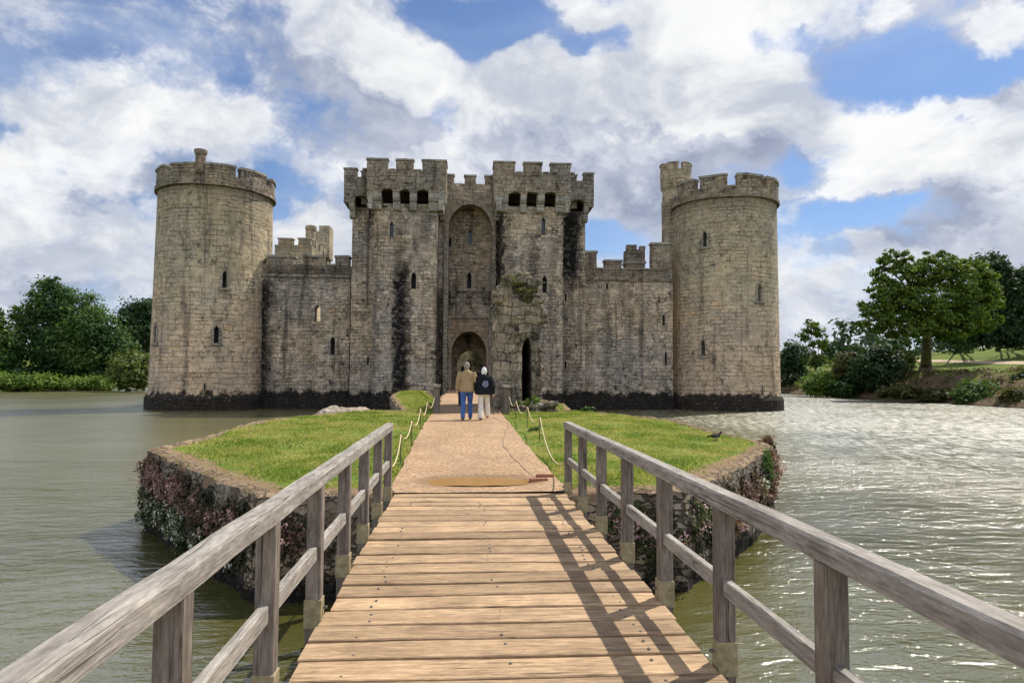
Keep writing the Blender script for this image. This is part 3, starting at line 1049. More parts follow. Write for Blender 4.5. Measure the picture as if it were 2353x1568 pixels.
def machicolation(x0, x1, yf, yw, yb, zb, zc, zt, merl, openings, hc, xs0, xs1, side=(1, 1), parent=None, cop=0.14):
    """overhanging parapet: x0..x1 wide, front face yf over a wall at yw, back yb; openings: (xa, xb, ztop)"""
    b = bmesh.new()
    f = bmesh.new()
    box(f, x0, x1, yf, yf + 0.62, zb, zc)
    cut = bmesh.new()
    for (a, c, z) in openings:
        t_ = bmesh.new()
        w = c - a
        prism_y(t_, arch_poly(w, zb - 0.5, z - w * 0.22, z, 5, 0.6), -0.4, 0.5 + 0.5)
        t_.transform(Matrix.Translation(((a + c) / 2, yf, 0)))
        merge(cut, t_)
    f = carve(f, cut)
    merge(b, f)
    box(b, x0, x0 + 0.6, yf + 0.622, yb, zb, zc)
    box(b, x1 - 0.6, x1, yf + 0.622, yb, zb, zc)
    box(b, x0 + 0.602, x1 - 0.602, yb - 0.6, yb, zb, zc)
    box(b, x0 + 0.603, x1 - 0.603, yf + 0.85, yb - 0.602, zb + 1.4, zb + 1.6)      # wall walk
    for (a, c, z) in merl:
        box(b, a, c, yf, yf + 0.6, zc + 0.002, z - cop)
        box(b, a - 0.07, c + 0.07, yf - 0.08, yf + 0.68, z - cop + 0.002, z, 1)
    # flanks and rear
    n = max(2, int((yb - yf) / 2.0))
    st = (yb - yf - 0.7) / n
    z = merl[0][2]
    for k in range(n):
        ya = yf + 0.75 + k * st + (0 if k == 0 else st * 0.42)
        yc_ = yf + 0.75 + (k + 1) * st
        if k == 0: yc_ = yf + 0.75 + st * 0.62; ya = yf + 0.70
        for xa, xb in ((x0, x0 + 0.6), (x1 - 0.6, x1)):
            box(b, xa, xb, ya, yc_, zc + 0.002, z - cop)
            box(b, xa - 0.07, xb + 0.07, ya - 0.02, yc_ + 0.06, z - cop + 0.002, z - 0.002, 1)
    nb = max(2, int((x1 - x0) / 2.0))
    for k in range(nb):
        xa = x0 + 0.7 + k * (x1 - x0 - 1.4) / nb
        box(b, xa, xa + 0.9, yb - 0.6, yb, zc + 0.002, z - cop)
    # thin coping on the crenels
    for (p, q) in zip(merl, merl[1:]):
        if q[0] - p[1] > 0.2: box(b, p[1] + 0.075, q[0] - 0.075, yf - 0.05, yf + 0.64, zc + 0.002, zc + 0.10, 1)
    # corbels between the openings
    ed = [x0] + [v for o in openings for v in (o[0], o[1])] + [x1]
    for i in range(0, len(ed), 2):
        xa, xb = ed[i], ed[i + 1]
        if i == 0: xa = xs0
        if i == len(ed) - 2: xb = xs1
        if xb - xa > 0.08: prism_x(b, roll_profile(yw, zb - 0.002, yw - yf, hc), xa, xb, 1)
    # flank corbels
    for s, (xw, on) in ((-1, (xs0, side[0])), (1, (xs1, side[1]))):
        if not on: continue
        pr = abs((x0 if s < 0 else x1) - xw)
        for k in range(max(2, int((yb - yw) / 1.8))):
            ya = yf + 0.02 + k * 1.8
            pts = [(-y if s > 0 else y, z) for y, z in roll_profile(0, zb - 0.002, pr, hc)]
            prism_y(b, [(xw + p, z) for p, z in pts], ya, ya + (1.2 if k == 0 else 0.7), 1)
    weather(b)
    return mk('parapet', b, [M_PARA, M_COPE], parent)


YP = YG - 0.75
g1 = machicolation(PX(843, YP, 420), PX(1025, YP, 420), YP, YG, 67.4, PZ(930, 443, YP), PZ(930, 391, YP), PZ(930, 365, YP),
                   [(PX(a, YP, 375), PX(c, YP, 375), PZ(930, 365, YP)) for a, c in ((843, 891), (910, 950), (970, 1025))],
                   [(PX(a, YP, 450), PX(c, YP, 450), PZ((a + c) / 2, y, YP)) for a, c, y in ((875, 902, 433), (918, 941, 435), (957, 984, 435))],
                   1.40, XL1 - 0.35, XL2 + 0.35, parent=gate)
g2 = machicolation(PX(1135, YP, 420), PX(1312, YP, 420), YP, YG, 67.4, PZ(1220, 449, YP), PZ(1220, 397, YP), PZ(1220, 372, YP),
                   [(PX(a, YP, 380), PX(c, YP, 380), PZ(1220, 372, YP)) for a, c in ((1135, 1183), (1203, 1245), (1265, 1310))],
                   [(PX(a, YP, 450), PX(c, YP, 450), PZ((a + c) / 2, y, YP)) for a, c, y in ((1168, 1196, 441), (1210, 1234, 441), (1251, 1278, 441))],
                   1.40, XR0 - 0.3, XR1 + 0.35, parent=gate)
YQ = YO - 0.7
machicolation(PX(790, YQ, 430), PX(843, YQ, 430) - 0.01, YQ, YO, 66.6, PZ(815, 465, YQ), PZ(815, 409, YQ), PZ(815, 386, YQ),
              [(PX(790, YQ, 390), PX(820, YQ, 390), PZ(815, 386, YQ)), (PX(834, YQ, 390), PX(842, YQ, 390), PZ(815, 386, YQ))],
              [(PX(815, YQ, 450), PX(842, YQ, 450), PZ(828, 449, YQ))], 1.25, XL0 - 0.2, PX(842, YQ), (0, 0), gate)
machicolation(PX(1312, YQ, 430) + 0.01, PX(1364, YQ, 430), YQ, YO, 66.6, PZ(1340, 475, YQ), PZ(1340, 417, YQ), PZ(1340, 396, YQ),
              [(PX(1313, YQ, 400), PX(1319, YQ, 400), PZ(1340, 396, YQ)), (PX(1341, YQ, 400), PX(1364, YQ, 400), PZ(1340, 396, YQ))],
              [(PX(1313, YQ, 460), PX(1341, YQ, 460), PZ(1330, 459, YQ))], 1.25, PX(1313, YQ), XR2 + 0.2, (0, 0), gate)
# battlement of the middle wall
b = bmesh.new()
zcm, ztm = PZ(1078, 422, YM), PZ(1078, 401, YM)
for a, c in ((1026, 1043), (1067, 1093), (1114, 1134)):
    box(b, PX(a, YM, 410), PX(c, YM, 410), YM, YM + 0.7, zcm + 0.002, ztm - 0.14)
    box(b, PX(a, YM, 410) - 0.07, PX(c, YM, 410) + 0.07, YM - 0.08, YM + 0.78, ztm - 0.138, ztm, 1)
weather(b)
mk('parapet', b, [M_PARA, M_COPE], gate)
# arch ring of the tall recess
def arch_band(w, band, zs, z1, z0, y0, y1, k):
    b = bmesh.new()
    inn = arch_poly(w, z0, zs, z1, 8, k)[1:] 
    out = arch_poly(w + 2 * band, z0, zs, z1 + band, 8, k)[1:]
    inn.append((-w / 2, z0)); out.append((-w / 2 - band, z0))
    q = lambda p, y: b.verts.new((p[0], y, p[1]))
    I0, O0, I1, O1 = [q(p, y0) for p in inn], [q(p, y0) for p in out], [q(p, y1) for p in inn], [q(p, y1) for p in out]
    for i in range(len(inn) - 1):
        b.faces.new((I0[i], I0[i + 1], O0[i + 1], O0[i]))
        b.faces.new((O0[i], O0[i + 1], O1[i + 1], O1[i]))
        b.faces.new((I0[i + 1], I0[i], I1[i], I1[i + 1]))
    return b
b = arch_band(wm, 0.42, PZ(1078, 522, YM), PZ(1078, 470, YM), 1.0, -0.10, 0.3, 0.72)
b.transform(Matrix.Translation((xm, YM, 0)))
mk('arch_moulding', b, [M_FRAME], gate)
# gate panel: warm stone round the gateway, square moulded frame and brackets
b = bmesh.new()
box(b, XA0 + 0.02, XA1 - 0.02, YR - 0.22, YR - 0.003, 0.95, PZ(1078, 731, YR))
cut = bmesh.new()
t_ = bmesh.new()
prism_y(t_, arch_poly(gw, 0.5, zsp, zap, 8, 0.8), -0.5, 0.4)
t_.transform(Matrix.Translation((gx, YR - 0.1, 0)))
merge(cut, t_)
b = carve(b, cut)
mk('gate_panel', b, [M_GATE], gate)
b = bmesh.new()
zf = PZ(1078, 728, YR)
box(b, XA0 + 0.01, XA1 - 0.01, YR - 0.45, YR - 0.224, zf - 0.12, zf + 0.12)
box(b, XA0 + 0.01, XA0 + 0.22, YR - 0.42, YR - 0.224, 1.0, zf - 0.122)
box(b, XA1 - 0.22, XA1 - 0.01, YR - 0.42, YR - 0.224, 1.0, zf - 0.122)
mk('gate_moulding', b, [M_FRAME], gate)
b = arch_band(gw - 0.04, 0.26, zsp, zap, 1.0, -0.36, -0.1, 0.8)
b.transform(Matrix.Translation((gx, YR, 0)))
mk('gate_arch', b, [M_GATE], gate)
b = bmesh.new()
zk = PZ(1078, 672, YR)
for x in (1041, 1078, 1116):
    X = PX(x, YR, 680)
    w = 0.45
    prism_x(b, roll_profile(YR, zk, 0.6, 1.1), X - w / 2, X + w / 2)
box(b, XA0 + 0.03, XA1 - 0.03, YR - 0.2, YR - 0.004, zk + 0.002, zk + 0.16)
mk('bracket', b, [M_PARA], gate)
# carved panel between the two windows of the recess
b = bmesh.new()
box(b, PX(1068, YR, 590), PX(1080, YR, 590), YR - 0.1, YR - 0.004, PZ(1074, 612, YR), PZ(1074, 578, YR))
box(b, PX(1066, YR, 590), PX(1090, YR, 590), YR - 0.16, YR - 0.102, PZ(1074, 582, YR), PZ(1074, 578, YR))
mk('carved_panel', b, [M_FRAME], gate)
# full height buttress strips each side of the recess
b = bmesh.new()
for x0, x1 in ((1019, 1027), (1130, 1137)):
    box(b, PX(x0, YM), PX(x1, YM), YM - 0.16, YM - 0.003, 0.9, PZ(1078, 500, YM))
mk('wall_shaft', b, [M_FRAME], gate)
# ------------------------------------------------------------------ ground, water
def hash2(x, y, s=0.05): return noise.noise(Vector((x * s, y * s, 3.3)))


def terrain(x, y):
    dl, dr, db, df = -68 - x, x - 57, y - 150, -4.5 - y
    dl += 1.2 * hash2(x, y, 0.08)
    dr += 1.5 * hash2(x + 50, y, 0.10)
    d = max(dl, dr, db, df)
    n = hash2(x, y, 0.02) * 0.5 + hash2(x, y, 0.09) * 0.25
    if d < 0: return max(-1.8, d * 0.55 - 0.02)
    low = 1.5 * sstep(0, 4, d) + n * sstep(2, 12, d) + 0.012 * max(0, d - 10)
    low += 16 * sstep(150, 500, d) * (0.6 + 0.8 * hash2(x, y, 0.004))
    hi = 4.0 * sstep(-1.0, 8.0, d) + n * 0.5 * sstep(0, 5, d) + 5.2 * sstep(9, 75, d) + 8 * sstep(75, 200, d)
    w = sstep(-8, 14, dr - max(dl, db, df))
    return lerp(low, hi, w)


M_WATER, g = newmat('murky_moat_water')
geo = g.n('ShaderNodeNewGeometry')
pos = geo.outputs['Position']
w0 = g.v('MULTIPLY', pos, (0.5, 1.15, 1.0))
n1 = g.noise(w0, 0.9, 4, 0.55, 0.4)
n2 = g.noise(w0, 3.2, 5, 0.6, 0.5)
n3 = g.noise(g.v('MULTIPLY', pos, (0.8, 1.0, 1.0)), 9.0, 4, 0.6, 0.2)
PXx, PYy, PZz = g.sep(pos)
calm = g.mr(g.noise(pos, 0.05, 3), 0.38, 0.60, 0.50, 1.0)
east = g.mr(PXx, 2.0, 16.0, 1.0, 1.9)          # the wind reaches the right hand water
amp = g.m('MULTIPLY', g.m('MULTIPLY', calm, east), g.mr(PYy, 18.0, 6.0, 1.0, 1.3))
n4 = g.noise(g.v('MULTIPLY', pos, (0.5, 1.3, 1.0)), 0.28, 3, 0.5, 0.3)
h = g.m('MULTIPLY', g.m('ADD', g.m('MULTIPLY', n4, 1.6), g.m('ADD', g.m('MULTIPLY', n1, 0.7), g.m('ADD', g.m('MULTIPLY', n2, 0.65), g.m('MULTIPLY', n3, 0.20)))), amp)
bmp = g.n('ShaderNodeBump', {'Height': h, 'Distance': 0.085, 'Strength': 1.0}).outputs[0]
glit = g.m('MULTIPLY', g.mr(PXx, 6.0, 22.0), g.mr(PYy, 13.0, 34.0))       # wind ruffled reach towards the sun
spk = g.noise(g.v('MULTIPLY', pos, (5.5, 0.9, 1.0)), 1.0, 3, 0.7)
spk2 = g.noise(g.v('MULTIPLY', pos, (0.35, 0.10, 1.0)), 1.0, 5, 0.65)
rgh = g.m('ADD', g.mr(PYy, 6.0, 30.0, 0.05, 0.24), g.m('MULTIPLY', glit, g.m('MULTIPLY', g.mr(spk, 0.46, 0.60), g.mr(spk2, 0.35, 0.62, 0.12, 0.54))))
wc = g.mix(g.mr(g.noise(pos, 0.12, 4), 0.35, 0.65), (0.070, 0.068, 0.016), (0.105, 0.098, 0.030))
p = g.n('ShaderNodeBsdfPrincipled', {'Base Color': wc, 'Roughness': rgh, 'IOR': g.m('ADD', g.mr(PXx, -3.0, 6.0, 2.35, 1.70), g.m('MULTIPLY', g.m('MULTIPLY', glit, g.mr(spk, 0.44, 0.60)), 0.75)), 'Specular IOR Level': 0.9, 'Normal': bmp})
g.n('ShaderNodeOutputMaterial', {'Surface': p.outputs[0]})

M_LAND, g = newmat('bank_grass_and_earth')
geo = g.n('ShaderNodeNewGeometry')
pos = geo.outputs['Position']
nz = g.sep(geo.outputs['Normal'])[2]
X, Y, Z = g.sep(pos)
nn = g.noise(pos, 0.25, 8, 0.65)
nf = g.noise(pos, 2.0, 8, 0.7)
gr = g.mix(g.mr(nn, 0.35, 0.65), (0.085, 0.135, 0.022), (0.15, 0.175, 0.035))
br = g.mix(g.mr(nf, 0.35, 0.65), (0.20, 0.135, 0.092), (0.085, 0.075, 0.036))
f = g.m('MULTIPLY', g.mr(g.m('ADD', nz, g.m('MULTIPLY', g.m('SUBTRACT', nn, 0.5), 0.35)), 0.972, 0.90), g.mr(X, 20, 40))
col = g.mix(f, gr, br)
k = g.mr(nf, 0.3, 0.7, 0.7, 1.25, False)
col = g.mix(1.0, col, g.comb(k, k, k), 'MULTIPLY')
col = g.mix(g.mr(Z, 0.25, -0.05), col, (0.03, 0.028, 0.016))
finish(g, col, 0.95, nf, 0.25, 1.0, 0.1)


def axis(a, b, c, d, fine, coarse):
    v = [a]
    while v[-1] < b: v.append(v[-1] + max(fine, coarse * (b - v[-1]) * 0.12 + fine))
    v = [q for q in v if q < b] + [b + i * fine for i in range(int((c - b) / fine))] + [c]
    while v[-1] < d: v.append(v[-1] + fine + (v[-1] - c) * 0.12 * coarse)
    return v


xs = axis(-2600, -100, 150, 2600, 2.2, 1.0)
ys = axis(-600, -20, 190, 3000, 2.2, 1.0)
b = bmesh.new()
V = [[b.verts.new((x, y, terrain(x, y))) for x in xs] for y in ys]
for j in range(len(ys) - 1):
    for i in range(len(xs) - 1):
        b.faces.new((V[j][i], V[j][i + 1], V[j + 1][i + 1], V[j + 1][i]))
o = mk('ground', b, M_LAND, None, True)
tag(o, 'grassy banks and fields round the moat', 'ground', kind='structure')
b = bmesh.new()
f = [b.verts.new(p) for p in ((-75, -12, 0), (66, -12, 0), (66, 158, 0), (-75, 158, 0))]
b.faces.new(f)
o = mk('water', b, M_WATER)
tag(o, 'rippled olive moat water round the castle', 'water', kind='structure')


def hit(x, y, zoff=0.0):
    """where the line of sight at a photo place meets the terrain"""
    d = ray(x, y).normalized()
    t = 20.0
    while t < 900:
        p = Vector((0, 0, CZ)) + d * t
        if p.z <= terrain(p.x, p.y) + zoff and p.x > 40 or (p.z <= terrain(p.x, p.y) + zoff and p.x < -60): return p
        t += 0.3
    return p


# pale footpath over the right bank
M_TRACK = plain('dusty_footpath_earth', (0.42, 0.33, 0.22), 0.95, 0.2, 1.5, 0.1)
b = bmesh.new()
prev = None
for i in range(40):
    q_ = hit(lerp(2440, 2050, i / 39), lerp(836, 827, i / 39))
    x0, y = q_.x - 2.0, q_.y
    x1 = x0 + 4.0
    q = [b.verts.new((lerp(x0, x1, k / 3), y, terrain(lerp(x0, x1, k / 3), y) + 0.06)) for k in range(4)]
    if prev:
        for k in range(3): b.faces.new((prev[k], prev[k + 1], q[k + 1], q[k]))
    prev = q
o = mk('footpath', b, M_TRACK)
tag(o, 'pale earth footpath along the top of the right bank', 'path', kind='structure')

# ------------------------------------------------------------------ islands in the moat
OCT = [(-2.7, 9.55), (3.2, 9.70), (5.2, 12.2), (6.85, 14.7), (6.50, 17.0), (6.45, 20.8), (5.6, 24.0), (4.4, 26.2), (-3.6, 26.2), (-4.7, 23.8), (-5.75, 20.2), (-5.85, 16.0), (-6.2, 14.2), (-4.45, 11.85)]
NECK = [(-2.1, 26.0), (4.2, 26.0), (4.6, 30.0), (4.3, 35.2), (2.6, 37.2), (-1.7, 37.2), (-2.9, 34.5), (-3.0, 29.5)]


def gbase(y): return lerp(1.38, 1.66, sstep(9.5, 20, y))


def lawn_h(x, y):
    h = gbase(y) + 0.035 * noise.noise(Vector((x * 0.8, y * 0.8, 1.7)))
    d = max(-1.05 - x, x - 1.60)
    h += 0.06 * sstep(-0.12, 0.25, d) - 0.035
    if y > 25.8: h += (0.55 if x < 0 else 0.10) * sstep(0.1, 1.1, d) * sstep(26.2, 31, y)
    return h


M_LAWN, g = newmat('lawn_turf')
geo = g.n('ShaderNodeNewGeometry')
pos = geo.outputs['Position']
ed = g.n('ShaderNodeVertexColor', layer_name='edge').outputs[0]
nn = g.noise(pos, 1.1, 7, 0.65)
nf = g.noise(pos, 9.0, 8, 0.7)
gr = g.mix(g.mr(nn, 0.35, 0.65), (0.11, 0.175, 0.024), (0.23, 0.23, 0.055))
dr = g.mix(g.mr(nf, 0.35, 0.65), (0.33, 0.23, 0.14), (0.20, 0.135, 0.085))
f = g.mr(g.m('ADD', ed, g.m('MULTIPLY', g.m('SUBTRACT', nn, 0.5), 0.9)), 0.35, 0.62)
col = g.mix(f, gr, dr)
k = g.mr(nf, 0.3, 0.7, 0.7, 1.25, False)
col = g.mix(1.0, col, g.comb(k, k, k), 'MULTIPLY')
finish(g, col, 0.95, nf, 0.06, 1.0, 0.1)


def polydist(x, y, P):
    """inside distance to the outline (positive inside)"""
    dm, ins = 1e9, False
    n = len(P)
    for i in range(n):
        x0, y0 = P[i]
        x1, y1 = P[(i + 1) % n]
        dx, dy = x1 - x0, y1 - y0
        t = max(0, min(1, ((x - x0) * dx + (y - y0) * dy) / (dx * dx + dy * dy)))
        dm = min(dm, math.hypot(x - x0 - t * dx, y - y0 - t * dy))
        if (y0 > y) != (y1 > y) and x < (x1 - x0) * (y - y0) / (y1 - y0) + x0: ins = not ins
    return dm if ins else -dm


def bare(x, y, P):
    """how much of the turf is worn to earth near the outline"""
    d = polydist(x, y, P)
    wdt = lerp(1.05, 0.35, sstep(12.5, 16, y))
    return 1 - sstep(0.15 * wdt, 1.15 * wdt, d)


def densify(P, step):
    out = []
    for i in range(len(P)):
        a, c = Vector(P[i]), Vector(P[(i + 1) % len(P)])
        n = max(1, int((c - a).length / step))
        for k in range(n): out.append(a.lerp(c, k / n))
    return out


def island(P, name, label):
    b = bmesh.new()
    cl = b.loops.layers.color.new('edge')
    D = densify(P, 0.30)
    cx = sum(p[0] for p in P) / len(P)
    cy = sum(p[1] for p in P) / len(P)
    rings = []
    RS = [1.0, 0.985, 0.96, 0.93, 0.89, 0.84, 0.78, 0.71, 0.63, 0.54, 0.44, 0.34, 0.24, 0.14]
    for r in RS:
        rings.append([b.verts.new((cx + (p.x - cx) * r, cy + (p.y - cy) * r, lawn_h(cx + (p.x - cx) * r, cy + (p.y - cy) * r) - (0.03 if r == 1 else 0))) for p in D])
    n = len(D)
    for p, q in zip(rings, rings[1:]):
        for k in range(n): b.faces.new((p[k], p[(k + 1) % n], q[(k + 1) % n], q[k]))
    b.faces.new(rings[-1])
    skirt = [b.verts.new((lerp(cx, v.co.x, 0.965), lerp(cy, v.co.y, 0.965), -1.2)) for v in rings[0]]
    for k in range(n): b.faces.new((skirt[k], skirt[(k + 1) % n], rings[0][(k + 1) % n], rings[0][k]))
    for f in b.faces:
        for l in f.loops:
            e_ = bare(l.vert.co.x, l.vert.co.y, P)
            l[cl] = (e_, e_, e_, 1)
    o = mk(name, b, M_LAWN, None, True)
    tag(o, label, 'ground', kind='structure')
    return o


island(OCT, 'island', 'low octagonal grass island in the moat crossed by the path')
island(NECK, 'islet', 'grassy mound between the first island and the castle')

M_WALL = stone('old_island_wall_stone', (0.40, 0.31, 0.22), (0.30, 0.25, 0.20), 0.62, 0.26, (), 0.30, 0.10, 1.0, 0.85, rubble=4.2, top=(0.42, 0.31, 0.20))


def ring_wall(P, name, label, ztop, thick=0.30):
    b = bmesh.new()
    uvl = b.loops.layers.uv.verify()
    D = densify(P, 0.16)
    n = len(D)
    cx = sum(p[0] for p in P) / len(P)
    cy = sum(p[1] for p in P) / len(P)
    prof = [(0.10, -1.5)] + [(0.08 - 0.05 * i / 9, lerp(-0.3, 1, i / 9)) for i in range(9)] + [(0.02, 1.0), (-0.03, 1.02), (-0.11, 1.04), (-0.20, 1.03), (-thick, 0.98), (-thick, 0.5)]
    rows = []
    L = [0]
    for k in range(n): L.append(L[-1] + (D[(k + 1) % n] - D[k]).length)
    for k in range(n):
        p = D[k]
        t = (D[(k + 1) % n] - D[k - 1]).normalized()
        nrm = Vector((t.y, -t.x))
        zt = ztop(p.x, p.y)
        col = []
        for i, (o_, zz) in enumerate(prof):
            z = -1.5 if i == 0 else (zz * zt if zz <= 1 else zt + (zz - 1) * 1.2)
            q = Vector((p.x, p.y, z))
            a = 0.09 * noise.fractal(q * 1.3, 1.0, 2.0, 4) + 0.05 * noise.noise(q * 5)
            if z > zt * 0.97: q.z += 0.035 * noise.fractal(q * 2.2, 1.0, 2.0, 3)
            q.x += nrm.x * (o_ + a)
            q.y += nrm.y * (o_ + a)
            col.append(b.verts.new(q))
        rows.append(col)
    for k in range(n):
        a, c = rows[k], rows[(k + 1) % n]
        for i in range(len(prof) - 1):
            f = b.faces.new((a[i], c[i], c[i + 1], a[i + 1]))
            for l, u, w in zip(f.loops, (L[k], L[k + 1], L[k + 1], L[k]), (i, i, i + 1, i + 1)):
                l[uvl].uv = (u, prof[w][1] * 1.45 if w < 10 else 1.45 + (w - 9) * 0.12)
    o = mk(name, b, M_WALL, None, False, uv=False)
    tag(o, label, 'wall')
    return o


iw = ring_wall(OCT, 'retaining_wall', 'old stone wall round the octagonal island, rising from the water by the bridge', lambda x, y: gbase(y) + 0.01 - 0.16 * sstep(1.9, 1.5, abs(x - 0.28)) * (1 if y < 12 or y > 25 else 0))
ring_wall(NECK, 'retaining_wall', 'low stone edging round the grassy mound in front of the gatehouse', lambda x, y: lawn_h(x, y) - 0.06 - 0.16 * sstep(1.9, 1.5, abs(x - 0.28)), 0.3)

# ------------------------------------------------------------------ gravel path
M_GRAVEL, g = newmat('pinkish_gravel')
pos = g.n('ShaderNodeNewGeometry').outputs['Position']
vo = g.n('ShaderNodeTexVoronoi', {'Vector': pos, 'Scale': 36.0, 'Randomness': 1.0})
pk = g.sep(vo.outputs['Color'])[0]
big = g.noise(pos, 0.9, 6, 0.6)
fin = g.noise(pos, 16, 8, 0.75)
col = g.mix(g.mr(big, 0.35, 0.65), (0.385, 0.25, 0.148), (0.45, 0.302, 0.188))
k = g.mr(pk, 0, 1, 0.60, 1.38, False)
col = g.mix(1.0, col, g.comb(k, k, k), 'MULTIPLY')
k = g.mr(fin, 0.3, 0.7, 0.66, 1.3, False)
col = g.mix(1.0, col, g.comb(k, k, k), 'MULTIPLY')
ez = g.v('LENGTH', g.v('MULTIPLY', g.v('SUBTRACT', pos, (0.26, 10.72, 1.4)), (1 / 1.15, 1 / 0.66, 0.0)))
wet = g.mr(g.m('ADD', ez, g.m('MULTIPLY', g.m('SUBTRACT', big, 0.5), 0.8)), 0.75, 1.05, 0.55, 0.0)
col = g.mix(wet, col, (0.17, 0.105, 0.055))
scuff = g.mr(g.noise(g.v('MULTIPLY', pos, (1.6, 0.35, 1.0)), 1.0, 5, 0.6), 0.46, 0.66, 0.0, 0.30)
col = g.mix(scuff, col, (0.26, 0.175, 0.105))
finish(g, col, 0.92, g.m('SUBTRACT', g.m('MULTIPLY', fin, 0.8), vo.outputs['Distance']), 0.02, 0.9, 0.15)
PUD = (0.26, 10.72, 0.86, 0.42)


def path_z(x, y):
    z = gbase(y) + 0.022 + 0.012 * noise.noise(Vector((x * 1.5, y * 1.5, 0.3)))
    r = math.hypot((x - PUD[0]) / (PUD[2] + 0.25), (y - PUD[1]) / (PUD[3] + 0.22))
    return z - 0.05 * (1 - sstep(0.4, 1.0, r))


b = bmesh.new()
prev = None
y = 9.72
while y < 70:
    xl = -1.02 + 0.05 * noise.noise(Vector((y * 1.2, 0, 0)))
    xr = 1.50 + 0.12 * math.sin(y * 0.22 + 0.5) + 0.04 * noise.noise(Vector((y * 1.2, 9, 0)))
    if y < 10.6: xl, xr = lerp(-0.98, xl, (y - 9.7) / 0.9), lerp(1.62, xr, (y - 9.7) / 0.9)
    if y > 37.0: xl, xr = -1.15, 1.65
    K = 22
    q = [b.verts.new((lerp(xl, xr, k / K), y, path_z(lerp(xl, xr, k / K), y))) for k in range(K + 1)]
    if prev:
        for k in range(K): b.faces.new((prev[k], prev[k + 1], q[k + 1], q[k]))
    prev = q
    y += 0.12 if y < 13 else (0.3 if y < 25 else 1.0)
for f in b.faces: f.normal_update()
o = mk('path', b, M_GRAVEL, None, True)
tag(o, 'pale pinkish gravel path leading to the castle gate', 'path', kind='structure')
# causeway under the last stretch and the courtyard floor
b = bmesh.new()
box(b, -1.35, 1.85, 37.0, 70.0, -1.5, 1.62)
o = mk('causeway', b, M_WALL)
tag(o, 'narrow stone causeway carrying the path to the gate', 'causeway', kind='structure')
b = bmesh.new()
box(b, TL[0] + 1.1, TRT[0] - 1.1, 70.05, 103.9, -1.5, 1.60)
o = mk('courtyard', b, M_LAND)
tag(o, 'grass courtyard inside the castle', 'ground', kind='structure')

# puddle
M_PUD, g = newmat('muddy_puddle_water')
p = g.n('ShaderNodeBsdfPrincipled', {'Base Color': (0.36, 0.205, 0.075, 1), 'Roughness': 0.15, 'IOR': 1.33, 'Specular IOR Level': 0.3})
g.n('ShaderNodeOutputMaterial', {'Surface': p.outputs[0]})
b = bmesh.new()
zp = gbase(PUD[1]) + 0.002
ring_ = []
for k in range(48):
    a = 2 * math.pi * k / 48
    r = 1.0 + 0.22 * noise.fractal(Vector((math.cos(a) * 2.2, math.sin(a) * 2.2, 5)), 1, 2, 3)
    ex = abs(math.cos(a)) ** 0.75 * (1 if math.cos(a) > 0 else -1)
    ring_.append(b.verts.new((PUD[0] + PUD[2] * r * ex, PUD[1] + PUD[3] * r * math.sin(a), zp)))
b.faces.new(ring_)
o = mk('puddle', b, M_PUD)
tag(o, 'long brown muddy puddle across the gravel path at the end of the bridge', 'puddle')
# ------------------------------------------------------------------ footbridge
DZT = 1.38
M_DECK = wood('tan_deck_boards', (0.50, 0.345, 0.205), (0.31, 0.205, 0.12), 0, gap=0.95)
M_RAILX = wood('silver_grey_rail_timber', (0.385, 0.352, 0.312), (0.235, 0.21, 0.182), 1, gap=0.75)
M_POST = wood('brown_grey_post_timber', (0.245, 0.21, 0.18), (0.125, 0.10, 0.08), 2, gap=0.75)
M_SHOE = plain('weathered_post_shoe', (0.27, 0.225, 0.135), 0.7, 0.35, 20, 0.2)
M_BOLT = plain('dark_bolt_steel', (0.12, 0.115, 0.11), 0.45, 0.2, 40, 0.5)
bridge = root('footbridge', (0.27, 3.0, DZT), 'timber footbridge of wide planks with grey post and rail sides, in the foreground', 'bridge')
b = bmesh.new()
y = 9.71
pr = random.Random(5)
nails = bmesh.new()
while y > -3.4:
    w = pr.uniform(0.265, 0.315)
    gp = pr.uniform(0.026, 0.048)
    z = DZT + pr.uniform(-0.004, 0.004)
    x0, x1 = -0.925 + pr.uniform(-0.02, 0.012), 1.475 + pr.uniform(-0.012, 0.025)
    sk = pr.uniform(-0.006, 0.006)
    N = 10
    prof = [(-w + gp, -0.075), (0, -0.075), (0, -0.006), (-0.006, 0), (-w + gp + 0.006, 0), (-w + gp, -0.006)]
    rows = []
    ph = pr.uniform(0, 9)
    for i in range(N + 1):
        t = i / N
        x = lerp(x0, x1, t)
        dz = 0.004 * math.sin(t * 5 + ph)
        dy = sk * (t - 0.5) * 2 + 0.004 * noise.noise(Vector((t * 3, y * 9, ph)))
        rows.append([b.verts.new((x, y + a + dy, z + c + dz)) for a, c in prof])
    b.faces.new(rows[0])
    b.faces.new(rows[-1][::-1])
    for p, q in zip(rows, rows[1:]):
        for k in range(6): b.faces.new((p[k], q[k], q[(k + 1) % 6], p[(k + 1) % 6]))
    for xn in (-0.62, 0.27, 1.16):
        for yy in (0.28, 0.72):
            if pr.random() < 0.75:
                m = Matrix.Translation((xn + pr.uniform(-0.03, 0.03), y - w * yy, z + 0.003)) @ Matrix.Diagonal((1, 1, 0.4, 1))
                bmesh.ops.create_cone(nails, cap_ends=True, segments=10, radius1=0.011, radius2=0.009, depth=0.012, matrix=m)
    y -= w
for f in nails.faces: f.material_index = 1
merge(b, nails)
mk('deck', b, [M_DECK, M_BOLT], bridge)
for x in (-0.75, 0.27, 1.29):
    b = bmesh.new()
    box(b, x - 0.09, x + 0.09, -3.4, 9.5, DZT - 0.32, DZT - 0.081)
    mk('bearer', b, M_POST, bridge)
